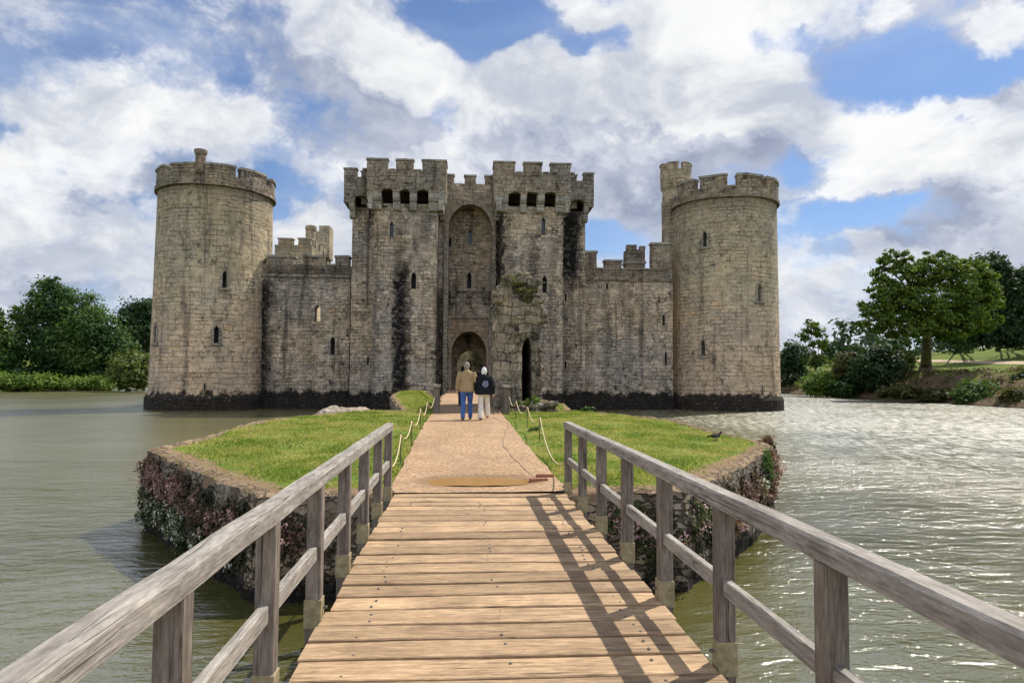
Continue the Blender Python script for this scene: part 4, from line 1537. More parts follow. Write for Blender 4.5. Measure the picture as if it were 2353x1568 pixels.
for y in (0.5, 5.2):
    for x in (-0.75, 1.29):
        b = bmesh.new()
        tube(b, [(x, y, -1.8), (x, y, DZT - 0.305)], [0.12, 0.11], 12)
        mk('pile', b, M_POST, bridge)
RT = DZT + 1.0
for side, xc, y0, st in ((-1, -0.99, 9.50, 1.167), (1, 1.54, 9.80, 1.170)):
    b = bmesh.new()
    N = 60
    pts = [(xc + 0.006 * noise.noise(Vector((i * 0.4, side, 0))), lerp(-3.3, y0 + 0.13, i / N), RT - 0.055 + 0.006 * noise.noise(Vector((i * 0.35, side, 4)))) for i in range(N + 1)]
    prof = [(-0.053, -0.040), (0.053, -0.040), (0.053, 0.037), (0.041, 0.053), (-0.041, 0.053), (-0.053, 0.037)]
    rows = [[b.verts.new((p[0] + a, p[1], p[2] + c)) for a, c in prof] for p in pts]
    b.faces.new(rows[0])
    b.faces.new(rows[-1][::-1])
    for p, q in zip(rows, rows[1:]):
        for k in range(6): b.faces.new((p[k], q[k], q[(k + 1) % 6], p[(k + 1) % 6]))
    mk('top_rail', b, M_RAILX, bridge)
    for k in range(11):
        yp = y0 - k * st
        if yp < -3.2: break
        b = bmesh.new()
        xin = xc + (0.05 if side < 0 else -0.05)
        box(b, xc - 0.05, xc + 0.05, yp - 0.05, yp + 0.05, DZT - 0.42, RT - 0.100)
        bmesh.ops.bevel(b, geom=[e for e in b.edges if abs((e.verts[0].co - e.verts[1].co).z) > 0.5], offset=0.006, segments=1, affect='EDGES')
        po = mk('post', b, M_POST, bridge)
        b = bmesh.new()
        box(b, xc - 0.058, xc + 0.058, yp - 0.058, yp + 0.058, DZT - 0.05, DZT + 0.145)
        bmesh.ops.bevel(b, geom=b.edges[:], offset=0.005, segments=1, affect='EDGES')
        s = 1 if side < 0 else -1
        tube(b, [(xc + s * 0.058, yp + 0.015, DZT + 0.075), (xc + s * 0.085, yp + 0.015, DZT + 0.075)], 0.010, 8, 1)
        mk('post_shoe', b, [M_SHOE, M_BOLT], po)
        if yp - st > -3.2:
            b = bmesh.new()
            zc_ = DZT + 0.455
            beam(b, (xc, yp - 0.052, zc_ + rnd.uniform(-.004, .004)), (xc, yp - st + 0.052, zc_ + rnd.uniform(-.004, .004)), 0.05, 0.088, 0.006)
            mk('middle_rail', b, M_RAILX, bridge)

# short timber railings near the mound
for side, x, lab in ((-1, -0.90, 'short weathered timber railing left of the path by the grassy mound'), (1, 1.64, 'short weathered timber railing right of the path beside the ruined arch')):
    r_ = root('timber_railing', (x, 25.3, gbase(26)), lab, 'railing', 'timber railings before the castle')
    zb = gbase(26)
    for k, yp in enumerate((24.6, 25.35, 26.1)):
        b = bmesh.new()
        box(b, x - 0.09, x + 0.09, yp - 0.07, yp + 0.07, zb - 0.2, zb + 0.94)
        mk('post', b, M_POST, r_)
    b = bmesh.new()
    beam(b, (x, 24.45, zb + 0.985), (x, 26.3, zb + 0.985), 0.26, 0.085, 0.015)
    mk('top_rail', b, M_RAILX, r_)
    for zz in (0.25, 0.55):
        b = bmesh.new()
        for ya in (24.6, 25.35): beam(b, (x, ya + 0.072, zb + zz), (x, ya + 0.678, zb + zz), 0.05, 0.12)
        mk('middle_rail', b, M_RAILX, r_)

# rope barriers
M_ROPE = plain('pale_rope', (0.55, 0.44, 0.27), 0.9, 0.3, 60, 0.1)
M_STAKE = plain('dark_green_iron_stake', (0.05, 0.06, 0.04), 0.6, 0.3, 30, 0.3)


def rope_run(lab, pts, first, last):
    r_ = root('rope_barrier', (pts[0][0], pts[0][1], gbase(pts[0][1])), lab, 'rope barrier', 'rope barriers along the path')
    tops = [Vector(first)]
    for (x, y) in pts:
        z = lawn_h(x, y)
        b = bmesh.new()
        tube(b, [(x, y, z - 0.1), (x + 0.012, y, z + 0.54)], 0.010, 8)
        ring_pts = [(x + 0.012 + 0.022 * math.cos(a * math.pi / 4), y, z + 0.565 + 0.022 * math.sin(a * math.pi / 4)) for a in range(9)]
        tube(b, ring_pts, 0.006, 6)
        mk('stake', b, M_STAKE, r_)
        tops.append(Vector((x + 0.012, y, z + 0.56)))
    tops.append(Vector(last))
    b = bmesh.new()
    for p, q in zip(tops, tops[1:]):
        L = (q - p).length
        n = 14
        sag = 0.075 * L + 0.02
        tube(b, [p.lerp(q, i / n) - Vector((0, 0, sag * 4 * (i / n) * (1 - i / n))) for i in range(n + 1)], 0.011, 8)
    mk('rope', b, M_ROPE, r_, True)


rope_run('sagging rope barrier on thin stakes along the left edge of the path', [(-1.09, 12.5), (-1.07, 14.9), (-1.06, 17.9), (-1.05, 21.2)], (-0.99, 9.56, DZT + 0.46), (-0.95, 24.5, gbase(25) + 0.6))
rope_run('sagging rope barrier on thin stakes along the right edge of the path', [(1.74, 15.2), (1.74, 18.1), (1.72, 21.6)], (1.56, 9.86, DZT + 0.46), (1.72, 24.5, gbase(25) + 0.6))
rope_run('short rope barrier on stakes along the grassy mound towards the gate', [(-1.18, 31.0), (-1.18, 33.4), (-1.18, 36.0)], (-1.0, 26.3, gbase(25) + 0.7), (-1.2, 38.5, 2.2))

# loose bricks at the path edge
M_BRICK = plain('worn_red_brick', (0.27, 0.125, 0.08), 0.9, 0.3, 25, 0.1)
for (x, y, rz, lab) in ((1.22, 10.72, 0.12, 'worn red brick by the right end of the puddle'), (1.36, 11.05, -0.05, 'red brick set flat beside the turf edge, beyond the puddle')):
    b = bmesh.new()
    box(b, -0.14, 0.14, -0.055, 0.055, 0, 0.06)
    bmesh.ops.bevel(b, geom=b.edges[:], offset=0.008, segments=2, affect='EDGES')
    b.transform(Matrix.Translation((x, y, path_z(x, y) - 0.02)) @ Matrix.Rotation(rz, 4, 'Z'))
    o = mk('brick', b, M_BRICK)
    tag(o, lab, 'brick', 'bricks at the path edge')
# thin cable on the gravel
b = bmesh.new()
pts = []
for i in range(40):
    y = lerp(10.9, 22.5, i / 39)
    x = 1.02 + 0.16 * math.sin(y * 0.75) + 0.02 * (y - 11) * 0.6 + 0.10 * noise.noise(Vector((y * 0.9, 2, 2)))
    pts.append((x, y, path_z(x, y) + 0.004))
tube(b, pts, 0.0045, 6)
o = mk('cable', b, M_BOLT)
tag(o, 'thin dark cable lying along the gravel path', 'cable')

# ------------------------------------------------------------------ barbican ruin
M_RUIN = stone('crumbling_ruin_stone', (0.46, 0.375, 0.27), (0.33, 0.285, 0.225), 0.55, 0.36, (), 0, 0.20, 1.55, 0.60, moss=0.45, bvar=0.36)
YBR = 26.6
out = [(1140, 944), (1140, 746), (1142, 705), (1147, 677), (1147, 650), (1157, 640), (1167, 633), (1190, 629), (1210, 630), (1224, 637), (1234, 654), (1236, 684), (1246, 703), (1256, 716), (1256, 737), (1242, 742), (1243, 757),
       (1239, 788), (1248, 813), (1244, 834), (1244, 890), (1250, 944)]
W_ = [at(x, y, YBR) for x, y in out]
b = bmesh.new()
prism_y(b, [(p.x, p.z) for p in W_][::-1], YBR, YBR + 6.6)
cut = bmesh.new()
dx0, dx1 = PX(1199, YBR, 840), PX(1220.5, YBR, 840)
t_ = bmesh.new()
prism_y(t_, arch_poly(dx1 - dx0, 1.2, PZ(1210, 806, YBR), PZ(1210, 774, YBR), 7, 0.9), -0.6, 3.6)
t_.transform(Matrix.Translation(((dx0 + dx1) / 2, YBR, 0)))
merge(cut, t_)
b = carve(b, cut)
for x, r, zt_ in ((1140, 0.15, 735), (1152, 0.13, 742), (1161, 0.15, 690), (1169, 0.10, 700)):
    p = at(x, 800, YBR)
    tube(b, [(p.x, YBR - 0.14, 1.4), (p.x, YBR - 0.14, PZ(x, zt_, YBR))], r, 10)
# jamb and hood of the doorway
t_ = arch_band(dx1 - dx0 + 0.02, 0.17, PZ(1210, 806, YBR), PZ(1210, 774, YBR), 1.5, -0.13, 0.3, 0.9)
t_.transform(Matrix.Translation(((dx0 + dx1) / 2, YBR, 0)))
bmesh.ops.holes_fill(t_, edges=t_.edges[:])
merge(b, t_)
pr = random.Random(3)


def inpoly(x, z, P):
    r = False
    for i in range(len(P)):
        x0, z0, x1, z1 = P[i].x, P[i].z, P[(i + 1) % len(P)].x, P[(i + 1) % len(P)].z
        if (z0 > z) != (z1 > z) and x < (x1 - x0) * (z - z0) / (z1 - z0) + x0: r = not r
    return r


# courses of broken facing stones, many missing higher up
z = 1.5
row = 0
zd = PZ(1210, 770, YBR)
while z < 7.2:
    h_ = pr.uniform(0.24, 0.38)
    x = PX(1137, YBR) - 0.1 + (row % 2) * 0.2
    while x < PX(1256, YBR):
        w_ = pr.uniform(0.28, 0.62)
        up_ = sstep(3.4, 5.4, z)
        cx_ = x + w_ / 2
        if inpoly(cx_, z + h_ / 2, W_) and not (dx0 - 0.12 < cx_ + w_ / 2 and cx_ - w_ / 2 < dx1 + 0.12 and z < zd) and pr.random() > 0.06 + 0.26 * up_:
            pj = pr.uniform(0.04, 0.13) + up_ * pr.uniform(-0.02, 0.20)
            sh_ = pr.uniform(-0.03, 0.03) * up_
            box(b, x + 0.012, x + w_ - 0.012, YBR - pj, YBR + 0.22, z + 0.012 + sh_, z + h_ - 0.012 + sh_)
        x += w_
    z += h_
    row += 1
for i in range(54):      # ragged crest
    x = pr.uniform(1148, 1234)
    p = at(x, 635 + 0.006 * (x - 1190) ** 2, YBR)
    s = pr.uniform(0.10, 0.26)
    yy = YBR + pr.uniform(0.0, 6.2)
    box(b, p.x - s, p.x + s, yy - s, yy + s, p.z - 0.4, p.z - 0.06 + pr.uniform(-0.28, 0.16))
for i in range(60):      # broken flanks
    s = pr.uniform(0.08, 0.18)
    x, y, z = pr.choice((PX(1143, YBR), PX(1240, YBR))) + pr.uniform(-0.05, 0.05), YBR + pr.uniform(0.2, 6.3), pr.uniform(1.8, 6.6)
    box(b, x - s, x + s, y - s * 1.3, y + s * 1.3, z - s * 0.7, z + s * 0.7)
p = at(1250, 727, YBR)
box(b, p.x - 0.25, p.x + 0.12, YBR - 0.12, YBR + 0.6, p.z - 0.16, p.z + 0.14)
b = evalmods(b, [('REMESH', dict(mode='VOXEL', voxel_size=0.055))])
for v in b.verts:
    k = sstep(3.2, 5.2, v.co.z)
    n_ = Vector((noise.fractal(v.co * 2.4, 1, 2, 4), noise.fractal(v.co * 2.4 + Vector((9, 2, 4)), 1, 2, 4), noise.fractal(v.co * 2.4 + Vector((1, 7, 3)), 1, 2, 4)))
    v.co += n_ * lerp(0.025, 0.07, k)
o = mk('ruined_arch', b, M_RUIN)
tag(o, 'ruined barbican fragment with a narrow pointed doorway and a mossy broken top', 'ruin')

b = bmesh.new()
for i in range(70):
    x = PX(pr.uniform(1172, 1270), 25.7)
    y = pr.uniform(25.3, 27.6)
    z = lerp(1.5, 1.98, pr.random() ** 0.8)
    s = pr.uniform(0.14, 0.30)
    ell(b, (x, y, z), (s * 1.25, s, s * 0.55), 1, rot=Matrix.Rotation(pr.uniform(-.4, .4), 3, 'Y'))
box(b, PX(1190, 25.7), PX(1262, 25.7), 25.6, 27.6, 0.8, 1.85)
p0, p1 = PX(1262, 26), PX(1276, 26)
box(b, p0, p1, 26.0, 27.4, 0.6, 2.0)
b = evalmods(b, [('REMESH', dict(mode='VOXEL', voxel_size=0.045))])
roughen(b, 0.05, 2.8, 4)
o = mk('rubble_mound', b, M_RUIN)
tag(o, 'low heap of grey rubble stones at the foot of the ruined arch', 'rubble')
M_PALE = stone('pale_dry_rock', (0.55, 0.46, 0.34), (0.42, 0.36, 0.28), 3, 2, (), 0, 0.2, 0.5, 1.0)
b = bmesh.new()
for (x, y, sx, sz) in ((752, 950, 0.45, 0.22), (775, 944, 0.55, 0.26), (800, 943, 0.5, 0.25), (825, 945, 0.5, 0.22), (843, 950, 0.35, 0.16)):
    p = at(x, y, 26.3)
    ell(b, (p.x, 26.3 + rnd.uniform(-0.2, 0.2), p.z - 0.08), (sx, 0.6, sz), 2)
b = evalmods(b, [('REMESH', dict(mode='VOXEL', voxel_size=0.05))])
roughen(b, 0.10, 1.9, 2)
o = mk('rock', b, M_PALE)
tag(o, 'long pale flat rock on the far left edge of the grass island', 'rock')

# ------------------------------------------------------------------ foliage
RNG = np.random.default_rng(5)


def quadmesh(name, c, u, w, mats, parent, mi=None, label=None):
    """diamond shaped leaves: centres c, half axes u and w"""
    n = len(c)
    co = np.empty((n, 4, 3), dtype=np.float32)
    co[:, 0] = c - u
    co[:, 1] = c + w - u * 0.15
    co[:, 2] = c + u
    co[:, 3] = c - w - u * 0.15
    me = bpy.data.meshes.new(name)
    me.vertices.add(n * 4)
    me.vertices.foreach_set('co', co.ravel())
    me.loops.add(n * 4)
    me.loops.foreach_set('vertex_index', np.arange(n * 4, dtype=np.int32))
    me.polygons.add(n)
    me.polygons.foreach_set('loop_start', np.arange(0, n * 4, 4, dtype=np.int32))
    if mi is not None: me.polygons.foreach_set('material_index', mi.astype(np.int32))
    me.update(calc_edges=True)
    me.validate()
    return mkme(name, me, mats, parent, False, label)


def unit(v): return v / np.maximum(1e-9, np.linalg.norm(v, axis=1))[:, None]


def crown_pts(E, n, sub=0.30, per=26, shell=0.45):
    """E: ellipsoids (centre, radii). Leaves gather in clumps through the outer part of each"""
    w = np.array([(r[0] * r[1] * r[2]) ** (2 / 3) for _, r in E])
    w = w / w.sum()
    pts, nrm = [], []
    for (c, r), k in zip(E, w):
        m = max(10, int(n * k))
        nc = max(6, m // per)
        d = unit(RNG.normal(size=(nc, 3)))
        rad = shell + (1 - shell) * RNG.random(nc) ** 0.6
        rad *= 0.86 + 0.28 * RNG.random(nc)
        cc = np.array(c) + d * rad[:, None] * np.array(r)
        idx = RNG.integers(0, nc, m)
        rm = sub * (r[0] * r[1] * r[2]) ** (1 / 3) * (0.6 + 0.8 * RNG.random(nc))
        off = RNG.normal(size=(m, 3)) * np.array([0.6, 0.6, 0.34]) * rm[idx][:, None]
        pts.append(cc[idx] + off)
        nrm.append(d[idx] + unit(off) * 0.5)
    return np.concatenate(pts), np.concatenate(nrm)


def leaves(name, E, n, size, mats, parent=None, sub=0.30, per=26, shell=0.45, second=0.0, zmin=None, label=None, up=0.5, droop=0.0):
    c, nr = crown_pts(E, n, sub, per, shell)
    if zmin is not None:
        k = c[:, 2] > zmin
        c, nr = c[k], nr[k]
    m = len(c)
    nrm = unit(nr * 0.6 + np.array([0, 0, up]) + RNG.normal(size=(m, 3)) * 0.6)
    t = unit(np.cross(nrm, RNG.normal(size=(m, 3))))
    bt = np.cross(nrm, t)
    s = size * (0.55 + 0.9 * RNG.random(m))
    mi = (RNG.random(m) < second).astype(int) if second else None
    return quadmesh(name, c, t * s[:, None], bt * (s * 0.55)[:, None], mats, parent, mi, label)


L_OAK = leafmat('oak_leaves', [(0.042, 0.076, 0.014), (0.085, 0.138, 0.020), (0.165, 0.215, 0.032)])
L_DARK = leafmat('dark_leaves', [(0.014, 0.034, 0.012), (0.026, 0.055, 0.018), (0.045, 0.080, 0.026)], 0.2)
L_MID = leafmat('green_leaves', [(0.014, 0.040, 0.012), (0.040, 0.088, 0.020), (0.105, 0.165, 0.040)], nscale=0.16, wr=0.45, wn=0.65)
L_PALE = leafmat('pale_green_leaves', [(0.060, 0.090, 0.022), (0.11, 0.145, 0.035), (0.17, 0.20, 0.065)])
L_BRIGHT = leafmat('bright_bank_leaves', [(0.055, 0.105, 0.018), (0.11, 0.18, 0.028), (0.18, 0.25, 0.05)])
L_OLIVE = leafmat('olive_scrub_leaves', [(0.040, 0.048, 0.014), (0.075, 0.080, 0.024), (0.13, 0.12, 0.045)])
L_DRY = leafmat('dry_bracken', [(0.12, 0.075, 0.045), (0.20, 0.14, 0.085), (0.27, 0.22, 0.12)], 0.2)
M_BARK = stone('furrowed_bark', (0.10, 0.08, 0.06), (0.065, 0.055, 0.045), 0.3, 1.2, (), 0, 0.3, 0.8, 1.0)


def tree(name, base, E, n, size, mat, label, cat='tree', group=None, trunk=0.5, limbs=6, sub=0.30, shell=0.45, fork=0.5, per=26, up=0.5):
    base = Vector(base)
    r_ = root(name, base, label, cat, group)
    cs = [Vector(c) for c, _ in E]
    mid = sum(cs, Vector()) / len(cs)
    b = bmesh.new()
    H = mid.z - base.z
    top = Vector((lerp(base.x, mid.x, 0.5), lerp(base.y, mid.y, 0.5), base.z + H * fork))
    tube(b, [base - Vector((0, 0, 0.5)), base + Vector((0, 0, 0.12 * H)), base.lerp(top, 0.5), top, top.lerp(mid, 0.6)],
         [trunk * 1.75, trunk * 1.12, trunk * 0.95, trunk * 0.85, trunk * 0.4], 12)
    pr = random.Random(len(name) + int(base.x))
    order = sorted(range(len(E)), key=lambda i: -E[i][1][0])[:limbs]
    for i in order:
        c, r = E[i]
        q = Vector(c)
        s = base.lerp(top, pr.uniform(0.8, 1.0))
        m_ = s.lerp(q, 0.5) + Vector((pr.uniform(-1, 1), pr.uniform(-1, 1), 0.15 * H)) * 0.4
        tube(b, [s, m_, q, q + Vector((pr.uniform(-.4, .4) * r[0], pr.uniform(-.4, .4) * r[1], r[2] * 0.6))], [trunk * 0.5, trunk * 0.34, trunk * 0.2, trunk * 0.06], 7)
        for _ in range(3):
            e_ = q + Vector((pr.uniform(-.8, .8) * r[0], pr.uniform(-.8, .8) * r[1], pr.uniform(-.5, .8) * r[2]))
            tube(b, [m_.lerp(q, 0.6), m_.lerp(e_, 0.7), e_], [trunk * 0.18, trunk * 0.11, trunk * 0.04], 5)
    mk('trunk', b, M_BARK, r_)
    leaves('crown', E, n, size, [mat], r_, sub, per, shell, up=up)
    return r_


def EL(Y, lst, depth=0.9):
    out = []
    for (x, y, rx, ry) in lst:
        p = at(x, y, Y)
        k = Y / FPX * 1.03
        out.append(((p.x, p.y + RNG.uniform(-0.25, 0.25) * rx * k, p.z), (rx * k, rx * k * depth, ry * k)))
    return out


def ground_at(x, Y, y=860):
    X_ = PX(x, Y, y)
    return (X_, Y, terrain(X_, Y))


GL = 'trees and bushes along the left bank'
tree('broadleaf_tree', ground_at(190, 126), EL(126, [(112, 690, 46, 46), (160, 715, 62, 42), (100, 755, 58, 45), (205, 760, 62, 45), (255, 790, 48, 40), (135, 800, 70, 45), (60, 725, 30, 26), (215, 820, 62, 40), (125, 655, 18, 20), (160, 840, 70, 35), (290, 830, 30, 34)]),
     42000, 0.27, L_MID, 'big rounded dark green tree with a stepped top on the left bank', 'tree', GL, 0.9, 8, 0.26, 0.5)
tree('broadleaf_tree', ground_at(-10, 120), EL(120, [(-15, 790, 50, 48), (5, 830, 40, 36), (-40, 740, 40, 30)]), 9000, 0.3, L_MID, 'leafy tree cut off by the left edge of the picture', 'tree', GL, 0.6, 4)
tree('broadleaf_tree', ground_at(318, 158), EL(158, [(315, 735, 44, 42), (345, 715, 36, 26), (330, 775, 56, 36), (290, 730, 20, 22), (375, 750, 40, 50)]), 11000, 0.36, L_DARK, 'almost black tree right beside the left round tower', 'tree', GL, 0.7, 4)
for (x, y, rx, ry, Y, n, mat, nm, lab) in ((305, 850, 42, 40, 116, 3800, L_PALE, 'bush', 'pale olive green bush at the water beside the left tower'),
                                            (225, 868, 45, 24, 124, 1500, L_DARK, 'bush', 'dark low bush under the big left bank tree'), (60, 858, 75, 24, 124, 1800, L_DARK, 'bush', 'dark shadowy bush behind the bright reeds on the left bank')):
    E = EL(Y, [(x, y, rx, ry), (x - rx * 0.5, y + ry * 0.3, rx * 0.5, ry * 0.6), (x + rx * 0.5, y + ry * 0.35, rx * 0.55, ry * 0.6)])
    o = leaves(nm, E, int(n * 1.6), 0.30, [mat], None, 0.28, zmin=0.02)
    tag(o, lab, 'bush', GL)
E = []
for i in range(26):
    x = -40 + i * 11.5
    E += EL(109 + 0.05 * x, [(x, 886 - 8 * RNG.random() - (4 if x < 120 else 0), 12 + 8 * RNG.random(), 8 + 9 * RNG.random())], 1.5)
o = leaves('reed_bank', E, 20000, 0.22, [L_BRIGHT], None, 0.6, 14, 0.2, zmin=-0.05, up=0.6)
tag(o, 'bright green reeds and weeds at the left waterline', 'reeds', kind='stuff')
# far tree line behind the moat
E = []
for i in range(60):
    x = -300 + i * 9 + RNG.uniform(-4, 4)
    E.append(((x, 330 + RNG.uniform(-30, 40), 8 + terrain(x, 330) * 0.8 + RNG.uniform(-2, 3)), (9, 9, 7)))
o = leaves('far_wood', E, 9000, 1.1, [L_DARK], None)
tag(o, 'distant dark wood along the skyline', 'wood', kind='stuff')

GR = 'trees and bushes along the right bank'
tree('oak_tree', hit(2127, 852), EL(88, [(2075, 640, 62, 46), (2140, 620, 60, 34), (2205, 640, 62, 42), (2060, 700, 70, 42), (2150, 690, 85, 58), (2235, 700, 52, 58), (2005, 735, 40, 34), (2085, 752, 64, 28), (2185, 750, 66, 28), (2025, 665, 34, 34), (2250, 660, 40, 36), (2245, 740, 36, 32), (2060, 600, 40, 24), (2150, 590, 30, 18)]),
     36000, 0.23, L_OAK, 'large spreading oak on the right bank with a thick straight trunk', 'tree', GR, 0.72, 12, 0.17, 0.60, 0.62, 40)
tree('broadleaf_tree', hit(2196, 808), EL(120, [(2190, 745, 60, 40), (2240, 760, 45, 35), (2265, 620, 46, 36), (2280, 680, 34, 60), (2290, 600, 22, 18)]), 13000, 0.34, L_DARK, 'darker tree half hidden behind the large oak', 'tree', GR, 0.8, 4, fork=0.8)
tree('broadleaf_tree', hit(2292, 803), EL(118, [(2300, 740, 45, 42), (2335, 680, 46, 50), (2290, 770, 34, 26), (2365, 730, 50, 70), (2375, 650, 50, 50), (2330, 770, 50, 26), (2400, 700, 70, 80)]), 20000, 0.34, L_DARK, 'dense dark green tree at the right edge of the picture', 'tree', GR, 0.8, 5, fork=0.8)
tree('sapling', ground_at(1874, 108), EL(108, [(1858, 752, 20, 15), (1882, 768, 18, 14), (1848, 775, 16, 13), (1890, 790, 16, 12), (1866, 790, 12, 9), (1870, 830, 20, 14), (1895, 826, 14, 10), (1862, 740, 10, 8)]), 1700, 0.26, L_OAK, 'slim open young tree standing above the right bank scrub', 'tree', GR, 0.16, 7, 0.40, 0.2, 0.5, 16)
BUSH = [(1818, 845, 30, 62, 122, 4200, L_DARK, 'tall dark bush beside the right round tower'),
        (2010, 845, 52, 50, 93, 6500, L_DARK, 'large rounded dark bush left of the oak'),
        (1955, 845, 34, 38, 98, 3000, L_OLIVE, 'olive green bush leaning on the rounded dark bush'),
        (1895, 880, 48, 30, 100, 4200, L_BRIGHT, 'bright green bush at the waterline below the young tree'),
        (1955, 890, 45, 24, 96, 2600, L_MID, 'mid green low bush at the waterline right of the bright one'),
        (2065, 830, 34, 26, 94, 2200, L_PALE, 'pale green shrub at the shoulder of the bank, just left of the oak trunk'),
        (2065, 900, 50, 13, 82, 2600, L_OLIVE, 'low brown green scrub at the water below the oak'),
        (2170, 910, 50, 14, 79, 2600, L_OLIVE, 'low scrub at the water, right of the oak'),
        (2255, 905, 55, 30, 74, 4200, L_MID, 'rounded green bush at the water near the right edge'),
        (2345, 915, 40, 24, 68, 2600, L_OLIVE, 'last low bush at the water on the right edge'),
        (2345, 870, 18, 16, 72, 1200, L_DARK, 'small dark bush on the bare earth bank at the right edge')]
for (x, y, rx, ry, Y, n, mat, lab) in BUSH:
    E = EL(Y, [(x, y, rx, ry), (x - rx * 0.55, y + ry * 0.35, rx * 0.5, ry * 0.6), (x + rx * 0.5, y + ry * 0.4, rx * 0.55, ry * 0.6), (x + rx * 0.1, y - ry * 0.45, rx * 0.5, ry * 0.5)])
    o = leaves('bush', E, int(n * 1.5), 0.24, [mat], None, 0.28, zmin=0.0)
    tag(o, lab, 'bush', GR)
E = []
for i in range(240):
    y = RNG.uniform(60, 125)
    x = 57 + RNG.uniform(1.5, 9)
    s = RNG.uniform(0.25, 0.8)
    E.append(((x, y, terrain(x, y) + 0.05), (s * 1.8, s * 1.8, s * 0.45)))
o = leaves('bank_scrub', E, 15000, 0.15, [L_OLIVE, L_DRY], None, 0.5, second=0.45)
tag(o, 'low scrub scattered over the bare right bank', 'scrub', kind='stuff')
E = []
for i in range(40):
    x = RNG.uniform(92, 260)
    y = RNG.uniform(150, 330)
    s = RNG.uniform(5, 8)
    E.append(((x, y, terrain(x, y) + s * 0.7), (s, s, s * 0.9)))
o = leaves('hill_wood', E, 14000, 0.8, [L_DARK], None)
tag(o, 'dark wood covering the hill behind the right bank', 'wood', kind='stuff')

# flowering plants on the island wall
L_PINK = leafmat('pink_valerian_flowers', [(0.22, 0.10, 0.11), (0.36, 0.19, 0.20), (0.58, 0.40, 0.40)], 0.25)
L_WHITE = leafmat('white_valerian_flowers', [(0.45, 0.45, 0.34), (0.6, 0.6, 0.5), (0.72, 0.72, 0.64)], 0.25)
L_WALLG = leafmat('wall_plant_leaves', [(0.016, 0.026, 0.010), (0.042, 0.058, 0.020), (0.10, 0.12, 0.045)], 0.25)
L_RUST = leafmat('dry_seed_heads', [(0.055, 0.032, 0.024), (0.12, 0.068, 0.050), (0.22, 0.14, 0.09)], 0.2)


EM = {9: 11, 10: 12, 11: 13}          # wall faces by outline edge


def wall_point(i, t, z, o_=0.12):
    i = EM.get(i, i)
    a, c = Vector(OCT[i]), Vector(OCT[(i + 1) % len(OCT)])
    p = a.lerp(c, t)
    d = (c - a).normalized()
    return (p.x + d.y * (o_ - 0.12), p.y - d.x * (o_ - 0.12), z)


GP = 'valerian clumps growing from the island wall'


def wall_leaves(name, spots, n, size, mats, parent=None, off=0.09, per=20, second=0.0, cl=0.07):
    """spots: (edge, t, z, half length, half height): plants spreading flat over the wall face"""
    w = np.array([s_[3] * s_[4] for s_ in spots])
    w = w / w.sum()
    P, N = [], []
    for (i, t, z, L, H), k in zip(spots, w):
        i = EM.get(i, i)
        a, c = Vector(OCT[i]), Vector(OCT[(i + 1) % len(OCT)])
        el_ = (c - a).length
        d = (c - a).normalized()
        nr = Vector((d.y, -d.x))
        m = max(20, int(n * k))
        nc = max(5, m // per)
        rr, aa = np.sqrt(RNG.random(nc)), RNG.random(nc) * 2 * np.pi
        cs, czz = t * el_ + L * rr * np.cos(aa), z + H * rr * np.sin(aa)
        co_ = np.abs(RNG.normal(size=nc)) * off * (1.25 - rr)
        ix = RNG.integers(0, nc, m)
        s_, z_, o_ = cs[ix] + RNG.normal(size=m) * cl, czz[ix] + RNG.normal(size=m) * cl * 0.8, co_[ix] + np.abs(RNG.normal(size=m)) * cl * 0.55
        s_ = np.clip(s_, 0.03, el_ - 0.03)
        P.append(np.stack([a.x + d.x * s_ + nr.x * o_, a.y + d.y * s_ + nr.y * o_, np.maximum(0.02, z_)], 1))
        N.append(np.tile(np.array([nr.x, nr.y, 0.35]), (m, 1)))
    c, nn = np.concatenate(P), np.concatenate(N)
    m = len(c)
    nrm = unit(nn + RNG.normal(size=(m, 3)) * 0.55)
    t = unit(np.cross(nrm, RNG.normal(size=(m, 3))))
    s_ = size * (0.5 + RNG.random(m))
    mi = (RNG.random(m) < second).astype(int) if second else None
    return quadmesh(name, c, t * s_[:, None], np.cross(nrm, t) * (s_ * 0.55)[:, None], mats, parent, mi)


L_MATTE = leafmat('dark_wall_creeper', [(0.012, 0.016, 0.008), (0.030, 0.032, 0.014), (0.070, 0.050, 0.030)], 0.15, nscale=1.2)
cover = [(9, 0.75, 0.75, 1.4, 0.60)]
for t in (0.08, 0.25, 0.42, 0.6, 0.78, 0.95): cover += [(10, t, 0.75, 0.42, 0.55)]
for t in (0.1, 0.3, 0.5, 0.7, 0.9): cover += [(11, t, 0.75, 0.42, 0.5)]
cover += [(0, 0.08, 0.72, 0.5, 0.5), (0, 0.92, 0.7, 0.5, 0.5)]
for e_ in (1, 2):
    for t in (0.1, 0.35, 0.6, 0.85): cover += [(e_, t, 0.82, 0.42, 0.45)]
cover += [(3, 0.1, 0.8, 0.6, 0.5)]
o = wall_leaves('creeper', cover, 30000, 0.034, [L_MATTE], None, 0.05, 16, cl=0.07)
tag(o, 'dark creeper and moss matted over the island wall', 'creeper', kind='stuff')


def clump(lab, spots, n, leaf, flower, frac, size=0.034):
    e0 = spots[0]
    r_ = root('flowering_plant', wall_point(e0[0], e0[1], e0[2]), lab, 'plant', GP)
    sp = [(i, t, z, L * 0.95, H * 0.95) for (i, t, z, L, H) in spots]
    wall_leaves('foliage', sp, n, size, [leaf], r_, 0.085, 22, cl=0.07)
    wall_leaves('flowers', sp, int(n * frac), size * 0.62, [flower], r_, 0.14, 12, cl=0.055)


